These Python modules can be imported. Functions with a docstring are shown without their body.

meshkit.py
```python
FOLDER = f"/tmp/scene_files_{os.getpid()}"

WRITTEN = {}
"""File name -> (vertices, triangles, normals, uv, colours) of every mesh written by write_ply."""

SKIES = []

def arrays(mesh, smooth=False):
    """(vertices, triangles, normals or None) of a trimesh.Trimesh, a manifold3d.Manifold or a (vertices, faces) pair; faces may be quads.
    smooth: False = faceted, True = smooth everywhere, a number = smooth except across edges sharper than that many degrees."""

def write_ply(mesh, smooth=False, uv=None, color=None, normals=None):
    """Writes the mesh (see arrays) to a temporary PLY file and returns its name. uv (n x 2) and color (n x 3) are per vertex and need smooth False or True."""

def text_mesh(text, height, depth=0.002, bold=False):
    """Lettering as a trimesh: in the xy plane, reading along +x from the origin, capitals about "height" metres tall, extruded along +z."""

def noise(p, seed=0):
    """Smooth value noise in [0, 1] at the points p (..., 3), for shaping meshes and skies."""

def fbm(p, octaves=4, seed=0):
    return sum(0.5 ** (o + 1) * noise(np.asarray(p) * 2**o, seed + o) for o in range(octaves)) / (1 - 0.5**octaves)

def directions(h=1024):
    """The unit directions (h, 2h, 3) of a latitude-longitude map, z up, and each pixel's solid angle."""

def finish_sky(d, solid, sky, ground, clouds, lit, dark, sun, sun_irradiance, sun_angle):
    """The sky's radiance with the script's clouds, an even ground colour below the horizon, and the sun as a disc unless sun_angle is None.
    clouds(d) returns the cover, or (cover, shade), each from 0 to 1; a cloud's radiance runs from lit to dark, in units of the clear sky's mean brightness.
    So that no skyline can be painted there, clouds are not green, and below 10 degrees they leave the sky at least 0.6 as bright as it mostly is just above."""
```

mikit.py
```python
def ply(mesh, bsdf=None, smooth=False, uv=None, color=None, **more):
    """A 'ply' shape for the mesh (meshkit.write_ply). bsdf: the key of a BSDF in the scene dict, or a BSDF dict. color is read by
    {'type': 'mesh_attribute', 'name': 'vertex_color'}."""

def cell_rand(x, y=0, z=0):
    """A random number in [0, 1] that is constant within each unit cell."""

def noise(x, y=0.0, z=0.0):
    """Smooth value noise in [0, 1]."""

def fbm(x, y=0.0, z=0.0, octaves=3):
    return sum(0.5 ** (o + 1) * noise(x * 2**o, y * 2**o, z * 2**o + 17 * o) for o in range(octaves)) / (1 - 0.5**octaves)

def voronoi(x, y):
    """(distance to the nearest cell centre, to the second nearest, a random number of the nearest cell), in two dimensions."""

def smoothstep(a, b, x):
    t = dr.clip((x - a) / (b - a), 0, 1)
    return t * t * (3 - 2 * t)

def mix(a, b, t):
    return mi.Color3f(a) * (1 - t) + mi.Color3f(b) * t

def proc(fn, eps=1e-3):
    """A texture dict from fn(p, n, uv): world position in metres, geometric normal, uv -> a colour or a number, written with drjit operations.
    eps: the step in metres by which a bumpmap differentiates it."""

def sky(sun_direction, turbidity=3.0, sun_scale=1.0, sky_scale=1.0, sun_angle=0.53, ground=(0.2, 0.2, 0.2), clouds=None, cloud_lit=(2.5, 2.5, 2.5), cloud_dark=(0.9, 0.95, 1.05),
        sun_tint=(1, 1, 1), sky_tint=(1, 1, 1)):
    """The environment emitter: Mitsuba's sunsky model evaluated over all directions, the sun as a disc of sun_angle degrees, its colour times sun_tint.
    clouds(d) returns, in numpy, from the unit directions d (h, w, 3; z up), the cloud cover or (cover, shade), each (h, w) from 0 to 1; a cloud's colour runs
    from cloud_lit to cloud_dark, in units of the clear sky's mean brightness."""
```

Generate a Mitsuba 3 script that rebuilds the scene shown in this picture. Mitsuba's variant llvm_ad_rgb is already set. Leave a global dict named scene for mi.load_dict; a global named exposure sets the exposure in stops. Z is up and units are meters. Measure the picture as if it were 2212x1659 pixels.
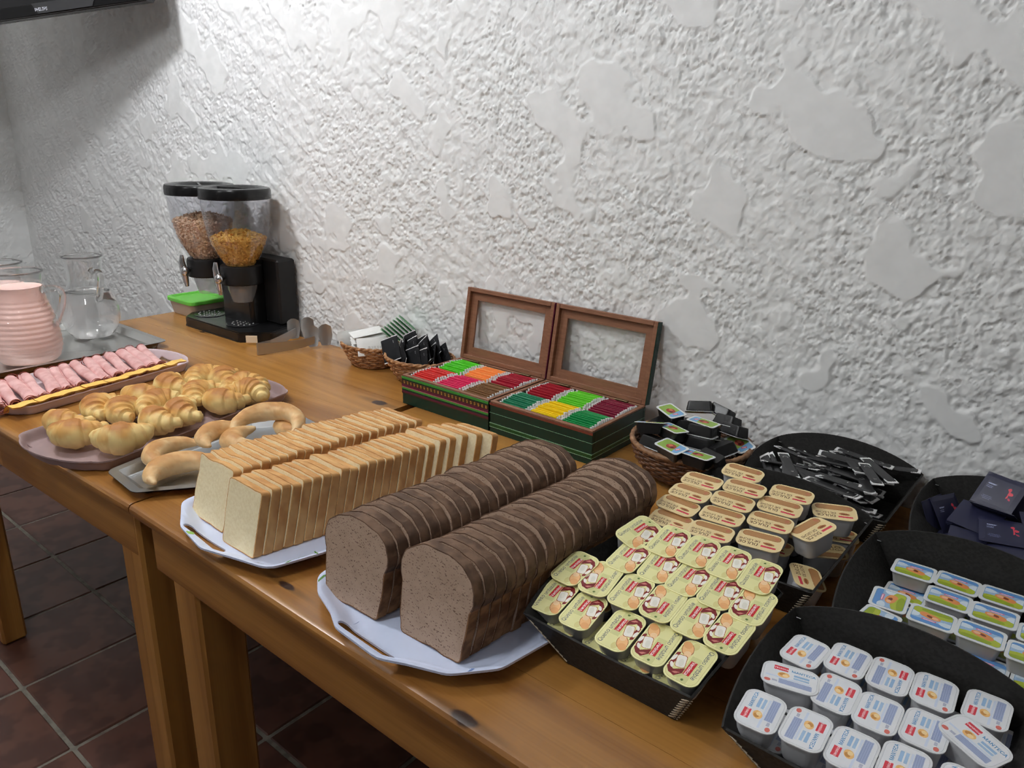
import math, random
import numpy as np, trimesh, shapely, manifold3d
from shapely.geometry import Polygon, Point, box as sbox, LineString
from shapely import affinity
from shapely.ops import unary_union
import drjit as dr
import mitsuba as mi
import mikit, meshkit
from mikit import proc, noise, fbm, smoothstep, mix, cell_rand, ply

scene, labels = {}, {}
PI = math.pi
TZ = 0.745            # height of the tabletops
WY = 1.425            # plane of the long plaster wall

# ------------------------------------------------------------------ camera, exposure, lamps
exposure = 0.40
yaw, pitch, roll, F = 0.683188, 0.317500, -0.021522, 1644.96
fw = np.array([-math.sin(yaw) * math.cos(pitch), math.cos(yaw) * math.cos(pitch), -math.sin(pitch)])
rt = np.array([math.cos(yaw), math.sin(yaw), 0.0])
dn = np.cross(fw, rt)
dn2 = -math.sin(roll) * rt + math.cos(roll) * dn
EYE = [0.0, 0.0, 1.365]
scene['camera'] = {'type': 'perspective', 'fov': math.degrees(2 * math.atan(1106 / F)), 'fov_axis': 'x', 'near_clip': 0.02, 'far_clip': 60.0,
                   'to_world': mi.ScalarTransform4f().look_at(origin=EYE, target=(np.array(EYE) + fw).tolist(), up=(-dn2).tolist())}
LAMPS = [  # x, y, z, radius, radiance (r, g, b)
    (-2.15, 0.45, 2.42, 0.10, (100, 102.5, 105)),
    (-0.90, -0.20, 2.42, 0.10, (58, 59.5, 61)),
    (-1.6, -1.9, 2.42, 0.12, (30, 30.8, 31.6)),
    (1.1, -1.4, 2.42, 0.12, (9, 9.3, 9.6)),
]

# ------------------------------------------------------------------ materials
def srgb(r, g, b):
    c = np.array([r, g, b]) / 255.0
    return np.where(c < 0.04045, c / 12.92, ((c + 0.055) / 1.055) ** 2.4)

def rgb(c):
    return {'type': 'rgb', 'value': [float(v) for v in c]}

def mat(key, color, rough=0.5, spec=0.5, metallic=0.0, twosided=True, **kw):
    tex = color if isinstance(color, dict) else rgb(color)
    d = {'type': 'principled', 'base_color': tex, 'roughness': rough, 'specular': spec, 'metallic': metallic, **kw}
    scene[key] = {'type': 'twosided', 'bsdf': d} if twosided else d
    return key

VC = {'type': 'mesh_attribute', 'name': 'vertex_color'}
KNOTS = [(-0.471, 0.507, .020, .008), (-1.332, 1.134, .022, .013), (-0.839, 0.531, .016, .006), (-2.251, 1.198, .012, .006), (-0.60, .62, .010, .005)]

def wood(along, knots=False, dark=(0.185, 0.068, 0.012), light=(0.40, 0.190, 0.046), tone=1.0):
    def fn(p, n, uv):
        a, b, c = {'x': (p.x, p.y, p.z), 'y': (p.y, p.x, p.z), 'z': (p.z, p.x, p.y)}[along]
        k = dr.floor((b - 0.497) / 0.113)
        r1, r2 = cell_rand(k, 3, 1), cell_rand(k, 7, 2)
        w = fbm(a * 2.2 + 31 * r1, b * 9 + 11 * r2, c * 9, 3)
        band = fbm(a * 0.55 + 17 * r2, b * 26 + 3.2 * w + 40 * r1, c * 26, 3)
        fine = fbm(a * 9, b * 420, c * 420, 2)
        t = 0.62 * smoothstep(0.28, 0.72, band) + 0.22 * fine + 0.30 * (r1 - 0.35)
        col = mix(dark, light, dr.clip(t, 0, 1)) * (tone * (0.93 + 0.14 * w))
        if knots:
            for kx, ky, rx, ry in KNOTS:
                d = dr.sqrt(dr.square((p.x - kx) / rx) + dr.square((p.y - ky) / ry)) + 0.35 * (fbm(p.x * 90, p.y * 160, 0, 2) - 0.5)
                col = mix((0.035, 0.012, 0.006), col, smoothstep(0.75, 1.2, d))
                e = dr.sqrt(dr.square((p.x - kx) / (rx * 4.5)) + dr.square((p.y - ky) / (ry * 1.3)))
                col = col * (0.62 + 0.38 * smoothstep(0.4, 1.1, e + 0.3 * (w - .5)))
        return col
    return proc(fn)

mat('wood_top', wood('x', True), 0.30, 0.5, clearcoat=0.25, clearcoat_gloss=0.75)
mat('wood_rail', wood('x'), 0.38, 0.5, clearcoat=0.2, clearcoat_gloss=0.7)
mat('wood_leg', wood('z'), 0.38, 0.5, clearcoat=0.2, clearcoat_gloss=0.7)

def speck(c0, c1, f, lo=0.35, hi=0.65, oct=3):
    return proc(lambda p, n, uv: mix(c0, c1, smoothstep(lo, hi, fbm(p.x * f, p.y * f, p.z * f, oct))))

scene['plaster'] = {'type': 'twosided', 'bsdf': {'type': 'diffuse', 'reflectance': speck((0.78, 0.79, 0.785), (0.82, 0.83, 0.825), 30)}}
mat('paint_white', (0.78, 0.77, 0.74), 0.8, 0.2)
for i, (a, b) in enumerate([((.050, .019, .013), (.076, .030, .019)), ((.052, .021, .015), (.080, .031, .021)), ((.056, .021, .014), (.083, .032, .020))]):
    mat(f'tile_{i}', speck(a, b, 22), 0.42, 0.45)
mat('grout', speck((.13, .12, .10), (.20, .185, .155), 60), 0.9, 0.1)
mat('black_plastic', (0.005, 0.005, 0.0055), 0.22, 0.35)
mat('black_satin', (0.006, 0.006, 0.0065), 0.45, 0.3)
mat('black_gloss', (0.010, 0.010, 0.011), 0.16, 0.5)
mat('grey_bezel', (0.03, 0.03, 0.032), 0.3, 0.5)
mat('leatherette', speck((.0085, .0080, .0075), (.014, .0135, .0125), 320, .3, .7), 0.6, 0.25)
mat('thread', (0.52, 0.45, 0.34), 0.8, 0.2)
mat('vc', VC, 0.42, 0.45)
mat('vc_food', VC, 0.55, 0.35)
mat('vc_matte', VC, 0.75, 0.2)
mat('white_tub', (0.47, 0.475, 0.49), 0.35, 0.5)
mat('grey_tub', (0.33, 0.32, 0.31), 0.35, 0.5)
mat('white_paper', (0.74, 0.74, 0.72), 0.6, 0.3)
mat('grey_paper', (0.55, 0.55, 0.53), 0.6, 0.3)
mat('foil_black', (0.006, 0.006, 0.0065), 0.36, 0.4)
mat('navy_foil', speck((.020, .022, .060), (.036, .036, .085), 60), 0.36, 0.5)
mat('red_print', srgb(200, 60, 75), 0.5, 0.4)
mat('white_print', srgb(190, 190, 200), 0.5, 0.4)
mat('steel', (0.72, 0.72, 0.70), 0.30, 0.5, metallic=1.0)
mat('chrome', (0.62, 0.62, 0.63), 0.14, 0.5, metallic=1.0)
mat('tong_steel', (0.48, 0.475, 0.47), 0.40, 0.5, metallic=1.0)
mat('steel_dull', (0.44, 0.45, 0.46), 0.33, 0.5, metallic=1.0)
mat('melamine', (0.60, 0.67, 0.86), 0.20, 0.5)
mat('mauve_plastic', speck((.30, .215, .215), (.34, .245, .245), 20), 0.35, 0.5)
mat('pink_plastic', (.58, .47, .49), 0.35, 0.5)
mat('crumb_white', proc(lambda p, n, uv: mix((.72, .60, .37), (.79, .68, .45), smoothstep(.2, .8, fbm(p.x * 260, p.y * 260, p.z * 260, 3)))), 0.9, 0.1)
mat('crust_white', proc(lambda p, n, uv: mix((.47, .225, .075), (.63, .365, .145), smoothstep(.25, .75, fbm(p.x * 35, p.y * 60, p.z * 35, 3)))), 0.6, 0.25)
mat('crumb_brown', proc(lambda p, n, uv: mix((.15, .09, .06), mix((.34, .235, .17), (.42, .30, .225), fbm(p.x * 90, p.y * 90, p.z * 90, 2)), smoothstep(.20, .40, fbm(p.x * 520, p.y * 520, p.z * 520, 2)))), 0.9, 0.1)
mat('crust_brown', proc(lambda p, n, uv: mix((.095, .040, .016), (.23, .115, .05), smoothstep(.3, .75, fbm(p.x * 70, p.y * 50, p.z * 70, 4)))), 0.7, 0.2)
mat('crust_brown_top', proc(lambda p, n, uv: mix((.065, .034, .020), (.15, .085, .052), smoothstep(.3, .75, fbm(p.x * 60, p.y * 60, p.z * 60, 4)))), 0.6, 0.3)
mat('ham', proc(lambda p, n, uv: mix((.60, .31, .295), (.72, .44, .42), smoothstep(.25, .75, fbm(p.x * 60, p.y * 60, p.z * 60, 4)))), 0.4, 0.4)
mat('ham_cut', (0.36, .10, .085), 0.5, 0.4)
mat('cheese', proc(lambda p, n, uv: mix((.80, .46, .085), (.86, .57, .16), fbm(p.x * 40, p.y * 40, p.z * 40, 3))), 0.45, 0.4)
mat('pink_yogurt', (.88, .60, .54), 0.5, 0.3)
mat('milky', (.62, .66, .62), 0.4, 0.4)
mat('green_lid', srgb(105, 195, 70), 0.4, 0.4)
mat('cloudy_plastic', (.40, .33, .27), 0.4, 0.4)
mat('beige_label', (.70, .58, .42), 0.6, 0.3)
mat('wicker', proc(lambda p, n, uv: mix((.20, .085, .032), (.47, .25, .115), smoothstep(.25, .75, fbm(p.x * 120, p.y * 120, p.z * 120, 3)))), 0.55, 0.35)
mat('wicker_dark', proc(lambda p, n, uv: mix((.055, .022, .010), (.17, .075, .034), smoothstep(.3, .75, fbm(p.x * 120, p.y * 120, p.z * 120, 3)))), 0.45, 0.4)
mat('wicker_rim', proc(lambda p, n, uv: mix((.14, .065, .03), (.30, .165, .085), smoothstep(.3, .75, fbm(p.x * 120, p.y * 120, p.z * 120, 3)))), 0.5, 0.4)
mat('box_green', (.004, .024, .015), 0.4, 0.3)
mat('box_line', (.16, .30, .19), 0.45, 0.4)
mat('box_stripe', (.008, .050, .012), 0.4, 0.3)
mat('cedar', proc(lambda p, n, uv: mix((.155, .065, .034), (.27, .125, .07), fbm(p.x * 40, p.y * 40, p.z * 260, 3))), 0.45, 0.4)
mat('cedar_dark', (.15, .033, .02), 0.4, 0.4)
mat('brass', (.22, .17, .09), 0.4, 0.5, metallic=1.0)
mat('flakes_pale', proc(lambda p, n, uv: mix((.66, .42, .25), (.88, .68, .48), cell_rand(p.x * 140, p.y * 140, p.z * 140) * 0.5 + 0.5 * fbm(p.x * 80, p.y * 80, p.z * 80, 2))), 0.7, 0.2)
mat('flakes_gold', proc(lambda p, n, uv: mix((.62, .30, .05), (.88, .55, .14), cell_rand(p.x * 140, p.y * 140, p.z * 140) * 0.5 + 0.5 * fbm(p.x * 80, p.y * 80, p.z * 80, 2))), 0.7, 0.2)
scene['glass_sheet'] = {'type': 'thindielectric', 'int_ior': 1.45, 'ext_ior': 1.0}
scene['smoke_sheet'] = {'type': 'thindielectric', 'int_ior': 1.5, 'ext_ior': 1.0, 'specular_transmittance': rgb((.86, .86, .89))}
scene['frosted_sheet'] = {'type': 'blendbsdf', 'weight': 0.30, 'a': {'type': 'ref', 'id': 'smoke_sheet'}, 'b': {'type': 'twosided', 'bsdf': {'type': 'diffuse', 'reflectance': rgb((.55, .56, .56))}}}
scene['glass'] = {'type': 'dielectric', 'int_ior': 1.5, 'ext_ior': 1.0}
scene['water'] = {'type': 'dielectric', 'int_ior': 1.33, 'ext_ior': 1.0}

# ------------------------------------------------------------------ scene helpers
def T(m):
    return mi.ScalarTransform4f(np.asarray(m, float).tolist())

def mv(x=0, y=0, z=0):
    m = np.eye(4); m[:3, 3] = (x, y, z); return m

def rx(a): c, s = math.cos(a), math.sin(a); m = np.eye(4); m[1:3, 1:3] = [[c, -s], [s, c]]; return m
def ry(a): c, s = math.cos(a), math.sin(a); m = np.eye(4); m[0, 0] = m[2, 2] = c; m[0, 2] = s; m[2, 0] = -s; return m
def rz(a): c, s = math.cos(a), math.sin(a); m = np.eye(4); m[:2, :2] = [[c, -s], [s, c]]; return m
def sc(x, y=None, z=None): return np.diag([x, y or x, z or x, 1.0])

used = {}
def numbered(name):
    k = used.get(name, -1) + 1
    used[name] = k
    return name if k == 0 else f'{name}_{k:03d}'

def tag(key, label=None, cat=None, group=None, kind=None):
    d = labels.setdefault(key, {})
    for a, b in (('label', label), ('category', cat), ('group', group), ('kind', kind)):
        if b: d[a] = b
    return key

def thing(name, label, cat, group=None):
    return tag(numbered(name), label, cat, group)

def put(key, shape, bsdf=None, m=None, smooth=35, color=None, **more):
    """One entry of the scene from a mesh or from a shape dict made before."""
    d = dict(shape) if isinstance(shape, dict) else ply(shape, bsdf, smooth=smooth, color=color, **more)
    if isinstance(shape, dict) and bsdf: d['bsdf'] = {'type': 'ref', 'id': bsdf}
    if m is not None: d['to_world'] = T(m)
    scene[key] = d
    return key

def part(parent, name, shape, bsdf=None, m=None, smooth=35, color=None, label=None, kind=None):
    key = numbered(parent + '__' + name)
    put(key, shape, bsdf, m, smooth, color)
    if label or kind: tag(key, label, None, None, kind)
    return key

ORD = ['first', 'second', 'third', 'fourth', 'fifth', 'sixth', 'seventh', 'eighth', 'ninth', 'tenth', 'eleventh', 'twelfth', 'thirteenth', 'fourteenth', 'fifteenth',
       'sixteenth', 'seventeenth', 'eighteenth', 'nineteenth', 'twentieth', 'twenty-first', 'twenty-second', 'twenty-third', 'twenty-fourth', 'twenty-fifth', 'twenty-sixth']

# ------------------------------------------------------------------ mesh helpers
def tm(v, f): return trimesh.Trimesh(np.asarray(v, float), np.asarray(f, int), process=False)
def cat(*ms):
    ms = [m for a in ms for m in (a if isinstance(a, (list, tuple)) else [a])]
    return trimesh.util.concatenate(ms)
def xf(m, M): m = m.copy(); m.apply_transform(M); return m

def cbox(lo, hi, c=0.002):
    """A box with chamfered edges."""
    lo, hi = np.asarray(lo, float), np.asarray(hi, float)
    c = min(c, 0.45 * float((hi - lo).min()))
    pts = []
    for sx in (0, 1):
        for sy in (0, 1):
            for sz in (0, 1):
                p = np.where([sx, sy, sz], hi, lo); s = np.where([sx, sy, sz], -1, 1) * c
                for k in range(3):
                    q = p + s; q[k] = p[k]; pts.append(q)
    return trimesh.convex.convex_hull(np.array(pts))

def box(lo, hi):
    b = trimesh.creation.box(np.asarray(hi, float) - np.asarray(lo, float))
    b.apply_translation((np.asarray(lo, float) + np.asarray(hi, float)) / 2)
    return b

def rr(w, d, r, n=5):
    """Counter-clockwise outline of a rounded rectangle about the origin."""
    r = min(r, 0.499 * min(w, d)); out = []
    for k, (sx, sy) in enumerate(((1, 1), (-1, 1), (-1, -1), (1, -1))):
        for a in np.linspace(0, PI / 2, n + 1):
            t = a + k * PI / 2
            out.append((sx * (w / 2 - r) + r * math.cos(t), sy * (d / 2 - r) + r * math.sin(t)))
    return np.array(out)

def loft(rings, cap0=True, cap1=True, closed=True):
    rings = [np.asarray(r, float) for r in rings]; n = len(rings[0]); v = np.vstack(rings); f = []
    for k in range(len(rings) - 1):
        for i in range(n if closed else n - 1):
            j = (i + 1) % n; a, b, c, d = k * n + i, k * n + j, (k + 1) * n + j, (k + 1) * n + i
            f += [(a, b, c), (a, c, d)]
    if cap0:
        v = np.vstack([v, rings[0].mean(0)]); c = len(v) - 1
        f += [(c, (i + 1) % n, i) for i in range(n)]
    if cap1:
        v = np.vstack([v, rings[-1].mean(0)]); c = len(v) - 1; o = (len(rings) - 1) * n
        f += [(c, o + i, o + (i + 1) % n) for i in range(n)]
    return tm(v, f)

def ring3(r2, z): return np.column_stack([r2, np.full(len(r2), z)])

def lathe(prof, n=40):
    """Revolves (r, z) points about z; an r of 0 at either end closes it."""
    ang = np.arange(n) * 2 * PI / n; rings = []
    for r, z in prof:
        rings.append(np.column_stack([max(r, 1e-5) * np.cos(ang), max(r, 1e-5) * np.sin(ang), np.full(n, z)]))
    return loft(rings, False, False)

def tube(pts, rad, sides=8, cap=True, closed=False):
    p = np.asarray(pts, float); n = len(p); rad = np.broadcast_to(rad, (n,))
    t = (np.roll(p, -1, 0) - np.roll(p, 1, 0)) if closed else np.gradient(p, axis=0)
    t /= np.linalg.norm(t, axis=1, keepdims=True) + 1e-12
    a = np.cross(t[0], [0, 0, 1.0])
    if np.linalg.norm(a) < 0.1: a = np.cross(t[0], [1.0, 0, 0])
    ang = np.arange(sides) * 2 * PI / sides; rings = []
    for i in range(n):
        a = a - t[i] * (a @ t[i]); a /= np.linalg.norm(a) + 1e-12
        b = np.cross(t[i], a)
        rings.append(p[i] + rad[i] * (np.outer(np.cos(ang), a) + np.outer(np.sin(ang), b)))
    if closed: rings.append(rings[0])
    return loft(rings, cap and not closed, cap and not closed)

def extr(poly, h, z=0.0):
    gs = getattr(poly, 'geoms', [poly]); out = []
    for g in gs:
        if g.is_empty or g.area < 1e-10: continue
        m = trimesh.creation.extrude_polygon(g, h, engine='earcut'); m.apply_translation([0, 0, z]); out.append(m)
    return cat(out)

def warp(poly, h, step, fn):
    """A plate over the polygon, refined to STEP and lifted by fn(x, y)."""
    def loops(g): return [np.array(g.exterior.coords)[:-1]] + [np.array(i.coords)[:-1] for i in g.interiors]
    cs = manifold3d.CrossSection([l.tolist() for l in loops(shapely.geometry.polygon.orient(poly))], manifold3d.FillRule.EvenOdd)
    m = manifold3d.Manifold.extrude(cs, h).refine_to_length(step).to_mesh()
    v = np.array(m.vert_properties[:, :3], float); v[:, 2] += fn(v[:, 0], v[:, 1])
    return tm(v, m.tri_verts)

def tri2(poly):
    """Flat triangles of a polygon."""
    vs, fs, o = [], [], 0
    for g in getattr(poly, 'geoms', [poly]):
        if g.geom_type != 'Polygon' or g.area < 1e-9: continue
        v, f = trimesh.creation.triangulate_polygon(g, engine='earcut')
        vs.append(v); fs.append(f + o); o += len(v)
    return (np.vstack(vs), np.vstack(fs)) if vs else (np.zeros((0, 2)), np.zeros((0, 3), int))

def text2(text, height, bold=False):
    """Flat triangles (v, f) of a line of lettering, centred."""
    m = meshkit.text_mesh(text, height, 0.002, bold)
    f = m.faces[(m.triangles[:, :, 2] > 0.0019).all(1)]
    v = np.array(m.vertices)[:, :2]
    used_, inv = np.unique(f, return_inverse=True)
    v = v[used_]; v = v - (v.min(0) + v.max(0)) / 2
    return v, inv.reshape(-1, 3)

def colored(parts):
    """[(mesh, colour)] -> one mesh and its vertex colours."""
    m = cat([p for p, _ in parts])
    return m, np.vstack([np.tile(np.asarray(c, float), (len(p.vertices), 1)) for p, c in parts])

def printed(outline, base, layers, texts, th):
    """A thin printed sheet: the outline polygon with flat colour regions on top and lettering; top at z = 0."""
    pieces, cover = [], None
    for poly, c in reversed(layers):
        q = poly.intersection(outline)
        if cover is not None: q = q.difference(cover)
        pieces.append((q, c)); cover = poly if cover is None else cover.union(poly)
    pieces.append((outline if cover is None else outline.difference(cover), base))
    ms = []
    for q, c in pieces:
        v, f = tri2(q)
        if len(f):
            t = tm(np.column_stack([v, np.zeros(len(v))]), f)
            if t.face_normals[:, 2].mean() < 0: t.invert()
            ms.append((t, c))
    ring = np.array(outline.exterior.coords)[:-1]
    if not outline.exterior.is_ccw: ring = ring[::-1]
    n = len(ring); v = np.vstack([ring3(ring, -th), ring3(ring, 0)])
    f = [(i, (i + 1) % n, n + (i + 1) % n) for i in range(n)] + [(i, n + (i + 1) % n, n + i) for i in range(n)]
    ms.append((tm(v, f), base))
    v, f = tri2(outline); ms.append((tm(np.column_stack([v, np.full(len(v), -th)]), f[:, ::-1]), base))
    for txt, h, x, y, ang, c, bold in texts:
        v, f = text2(txt, h, bold); ca, sa = math.cos(ang), math.sin(ang)
        v = v @ np.array([[ca, sa], [-sa, ca]]) + (x, y)
        t = tm(np.column_stack([v, np.full(len(v), 0.00012)]), f)
        if t.face_normals[:, 2].mean() < 0: t.invert()
        ms.append((t, c))
    return colored(ms)

def ell(x, y, a, b, ang=0, n=14):
    return affinity.translate(affinity.rotate(affinity.scale(Point(0, 0).buffer(1, n // 4 + 1), a, b), ang), x, y)
def rect(x, y, w, h, ang=0, r=0.0):
    p = sbox(-w / 2, -h / 2, w / 2, h / 2)
    if r: p = p.buffer(-r).buffer(r, 4)
    return affinity.translate(affinity.rotate(p, ang), x, y)

# ------------------------------------------------------------------ the room
def structure(key, mesh, bsdf, label=None, smooth=False):
    put(key, mesh, bsdf, None, smooth); tag(key, label, None, None, 'structure'); return key

def sstep(a, b, x):
    t = np.clip((x - a) / (b - a), 0, 1); return t * t * (3 - 2 * t)

def relief(p):
    """Height of the trowelled plaster at points p (n, 3): flat islands with broken edges among rough, pitted ground."""
    N = meshkit.fbm
    p = p @ np.array([[.81, .12, .57], [-.27, .95, .18], [-.52, -.30, .80]])   # no lattice lines along the wall
    warpd = p + 0.02 * (np.stack([N(p * 14, 2, 5), N(p * 14, 2, 6), N(p * 14, 2, 7)], -1) - .5)
    big = N(warpd * 9, 3, 1)
    flat = sstep(.585, .61, big)                       # trowelled patches
    mid = N(warpd * np.array([58, 58, 46]), 3, 2)
    ter = sstep(.42, .50, mid) + .8 * sstep(.56, .62, mid)
    fine = N(p * 160, 3, 3)
    calm = .35 + .65 * sstep(.40, .58, N(p * 5.5 + 9, 2, 12))
    rough = 0.0012 * ter + 0.0052 * calm * (fine - .5) - 0.0026 * calm * sstep(.58, .72, N(p * 105, 2, 4))
    streak = 0.0016 * sstep(.47, .52, N(p * np.array([16, 16, 48]) + 3, 3, 8))
    return (1 - flat) * (rough + streak) + flat * (0.0036 + 0.0005 * (fine - .5)) + .004 * (N(p * 2.2, 2, 9) - .5)

xs = np.concatenate([np.arange(-4.26, -3.0, .008), np.arange(-3.0, -1.25, .0038), np.arange(-1.25, .52, .0024), np.arange(.52, 4.66, .06)])
zs = np.concatenate([[0, .3, .55], np.arange(.6, 2.12, .0031), [2.2, 2.4, 2.62]])
gx, gz = np.meshgrid(xs, zs)
pw = np.stack([gx, np.full_like(gx, WY), gz], -1)
hh = relief(pw.reshape(-1, 3)).reshape(gx.shape)
pw[..., 1] -= np.clip(hh, -.006, .009)
nz, nx = gx.shape
ii = np.arange(nz * nx).reshape(nz, nx)
fq = np.stack([ii[:-1, :-1], ii[:-1, 1:], ii[1:, 1:], ii[1:, :-1]], -1).reshape(-1, 4)
wall = tm(pw.reshape(-1, 3), np.vstack([fq[:, [0, 1, 2]], fq[:, [0, 2, 3]]]))
structure('wall_back', wall, 'plaster', 'long white wall of rough trowelled plaster behind the buffet tables', smooth=True)

ys = np.arange(.55, 1.44, .008); zs2 = np.arange(.4, 2.3, .008)
gy, gz = np.meshgrid(ys, zs2)
pl = np.stack([np.full_like(gy, -4.25), gy, gz], -1)
pl[..., 0] += np.clip(relief(pl.reshape(-1, 3)).reshape(gy.shape), -.006, .009)
nz, ny = gy.shape
ii = np.arange(nz * ny).reshape(nz, ny)
fq = np.stack([ii[:-1, :-1], ii[1:, :-1], ii[1:, 1:], ii[:-1, 1:]], -1).reshape(-1, 4)
lw = cat(tm(pl.reshape(-1, 3), np.vstack([fq[:, [0, 1, 2]], fq[:, [0, 2, 3]]])), box((-4.35, -6.3, 0), (-4.25 - .004, 1.5, 2.62)))
structure('wall_left', lw, 'plaster', 'pale end wall at the left edge of the picture', smooth=False)
structure('wall_right', box((4.6, -6.3, 0), (4.7, 1.5, 2.62)), 'paint_white')
structure('wall_front', box((-4.35, -6.4, 0), (4.7, -6.3, 2.62)), 'paint_white')
structure('ceiling', box((-4.35, -6.4, 2.6), (4.7, 1.6, 2.7)), 'paint_white')

# floor: grout bed with square terracotta tiles, laid one by one where the photograph shows them
structure('floor', box((-4.35, -6.4, -.06), (4.7, 1.6, -.004)), 'grout', 'dark red terracotta tile floor with grey grout')
rng = random.Random(4)
TP, G = 0.3065, 0.010
tile_shapes = [ply(cbox((-(TP - G) / 2, -(TP - G) / 2, -.02), ((TP - G) / 2, (TP - G) / 2, 0), .003), f'tile_{i}', smooth=False) for i in range(3)]
far = []
for ix in range(-8, 21):
    for iy in range(-22, 4):
        cx_, cy_ = -1.6535 + TP * (ix + .5) - TP * 0, .612 + TP * iy
        near = -3.2 < cx_ < .6 and -.35 < cy_ < 1.5
        if cx_ < -4.2 or cx_ > 4.5 or cy_ > 1.38: continue
        if near:
            m = mv(cx_, cy_, rng.uniform(-.0012, .0008)) @ rx(rng.uniform(-.002, .002)) @ ry(rng.uniform(-.002, .002)) @ rz(rng.uniform(-.004, .004))
            put(numbered('floor__tile'), tile_shapes[rng.randrange(3)], None, m)
        else:
            far.append(box((cx_ - (TP - G) / 2, cy_ - (TP - G) / 2, -.012), (cx_ + (TP - G) / 2, cy_ + (TP - G) / 2, 0)))
put('floor__far_tiles', cat(far), 'tile_0', smooth=False); tag('floor__far_tiles', kind='stuff')

# lamps on the ceiling, outside the picture
for x, y, z, r, rad in LAMPS:
    t = thing('ceiling_lamp', f'round opal glass ceiling lamp hanging {"over the tables" if y > 0 else "over the room"} near x {x:.1f}' if False else
              {-2.15: 'opal globe ceiling lamp over the jugs and ham trays', -0.90: 'opal globe ceiling lamp before the bread plates', -1.6: 'opal globe ceiling lamp in the middle of the room',
               1.1: 'opal globe ceiling lamp at the right end of the room'}[x], 'ceiling lamp')
    part(t, 'mount', lathe([(0, .18), (.05, .18), (.055, .16), (.05, r), (0, r * .8)], 24), 'paint_white', mv(x, y, z))
    scene[t + '__globe'] = {**ply(trimesh.creation.icosphere(3, r), None, smooth=True), 'bsdf': {'type': 'ref', 'id': 'white_paper'},
                            'emitter': {'type': 'area', 'radiance': rgb(rad)}, 'to_world': T(mv(x, y, z))}

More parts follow.
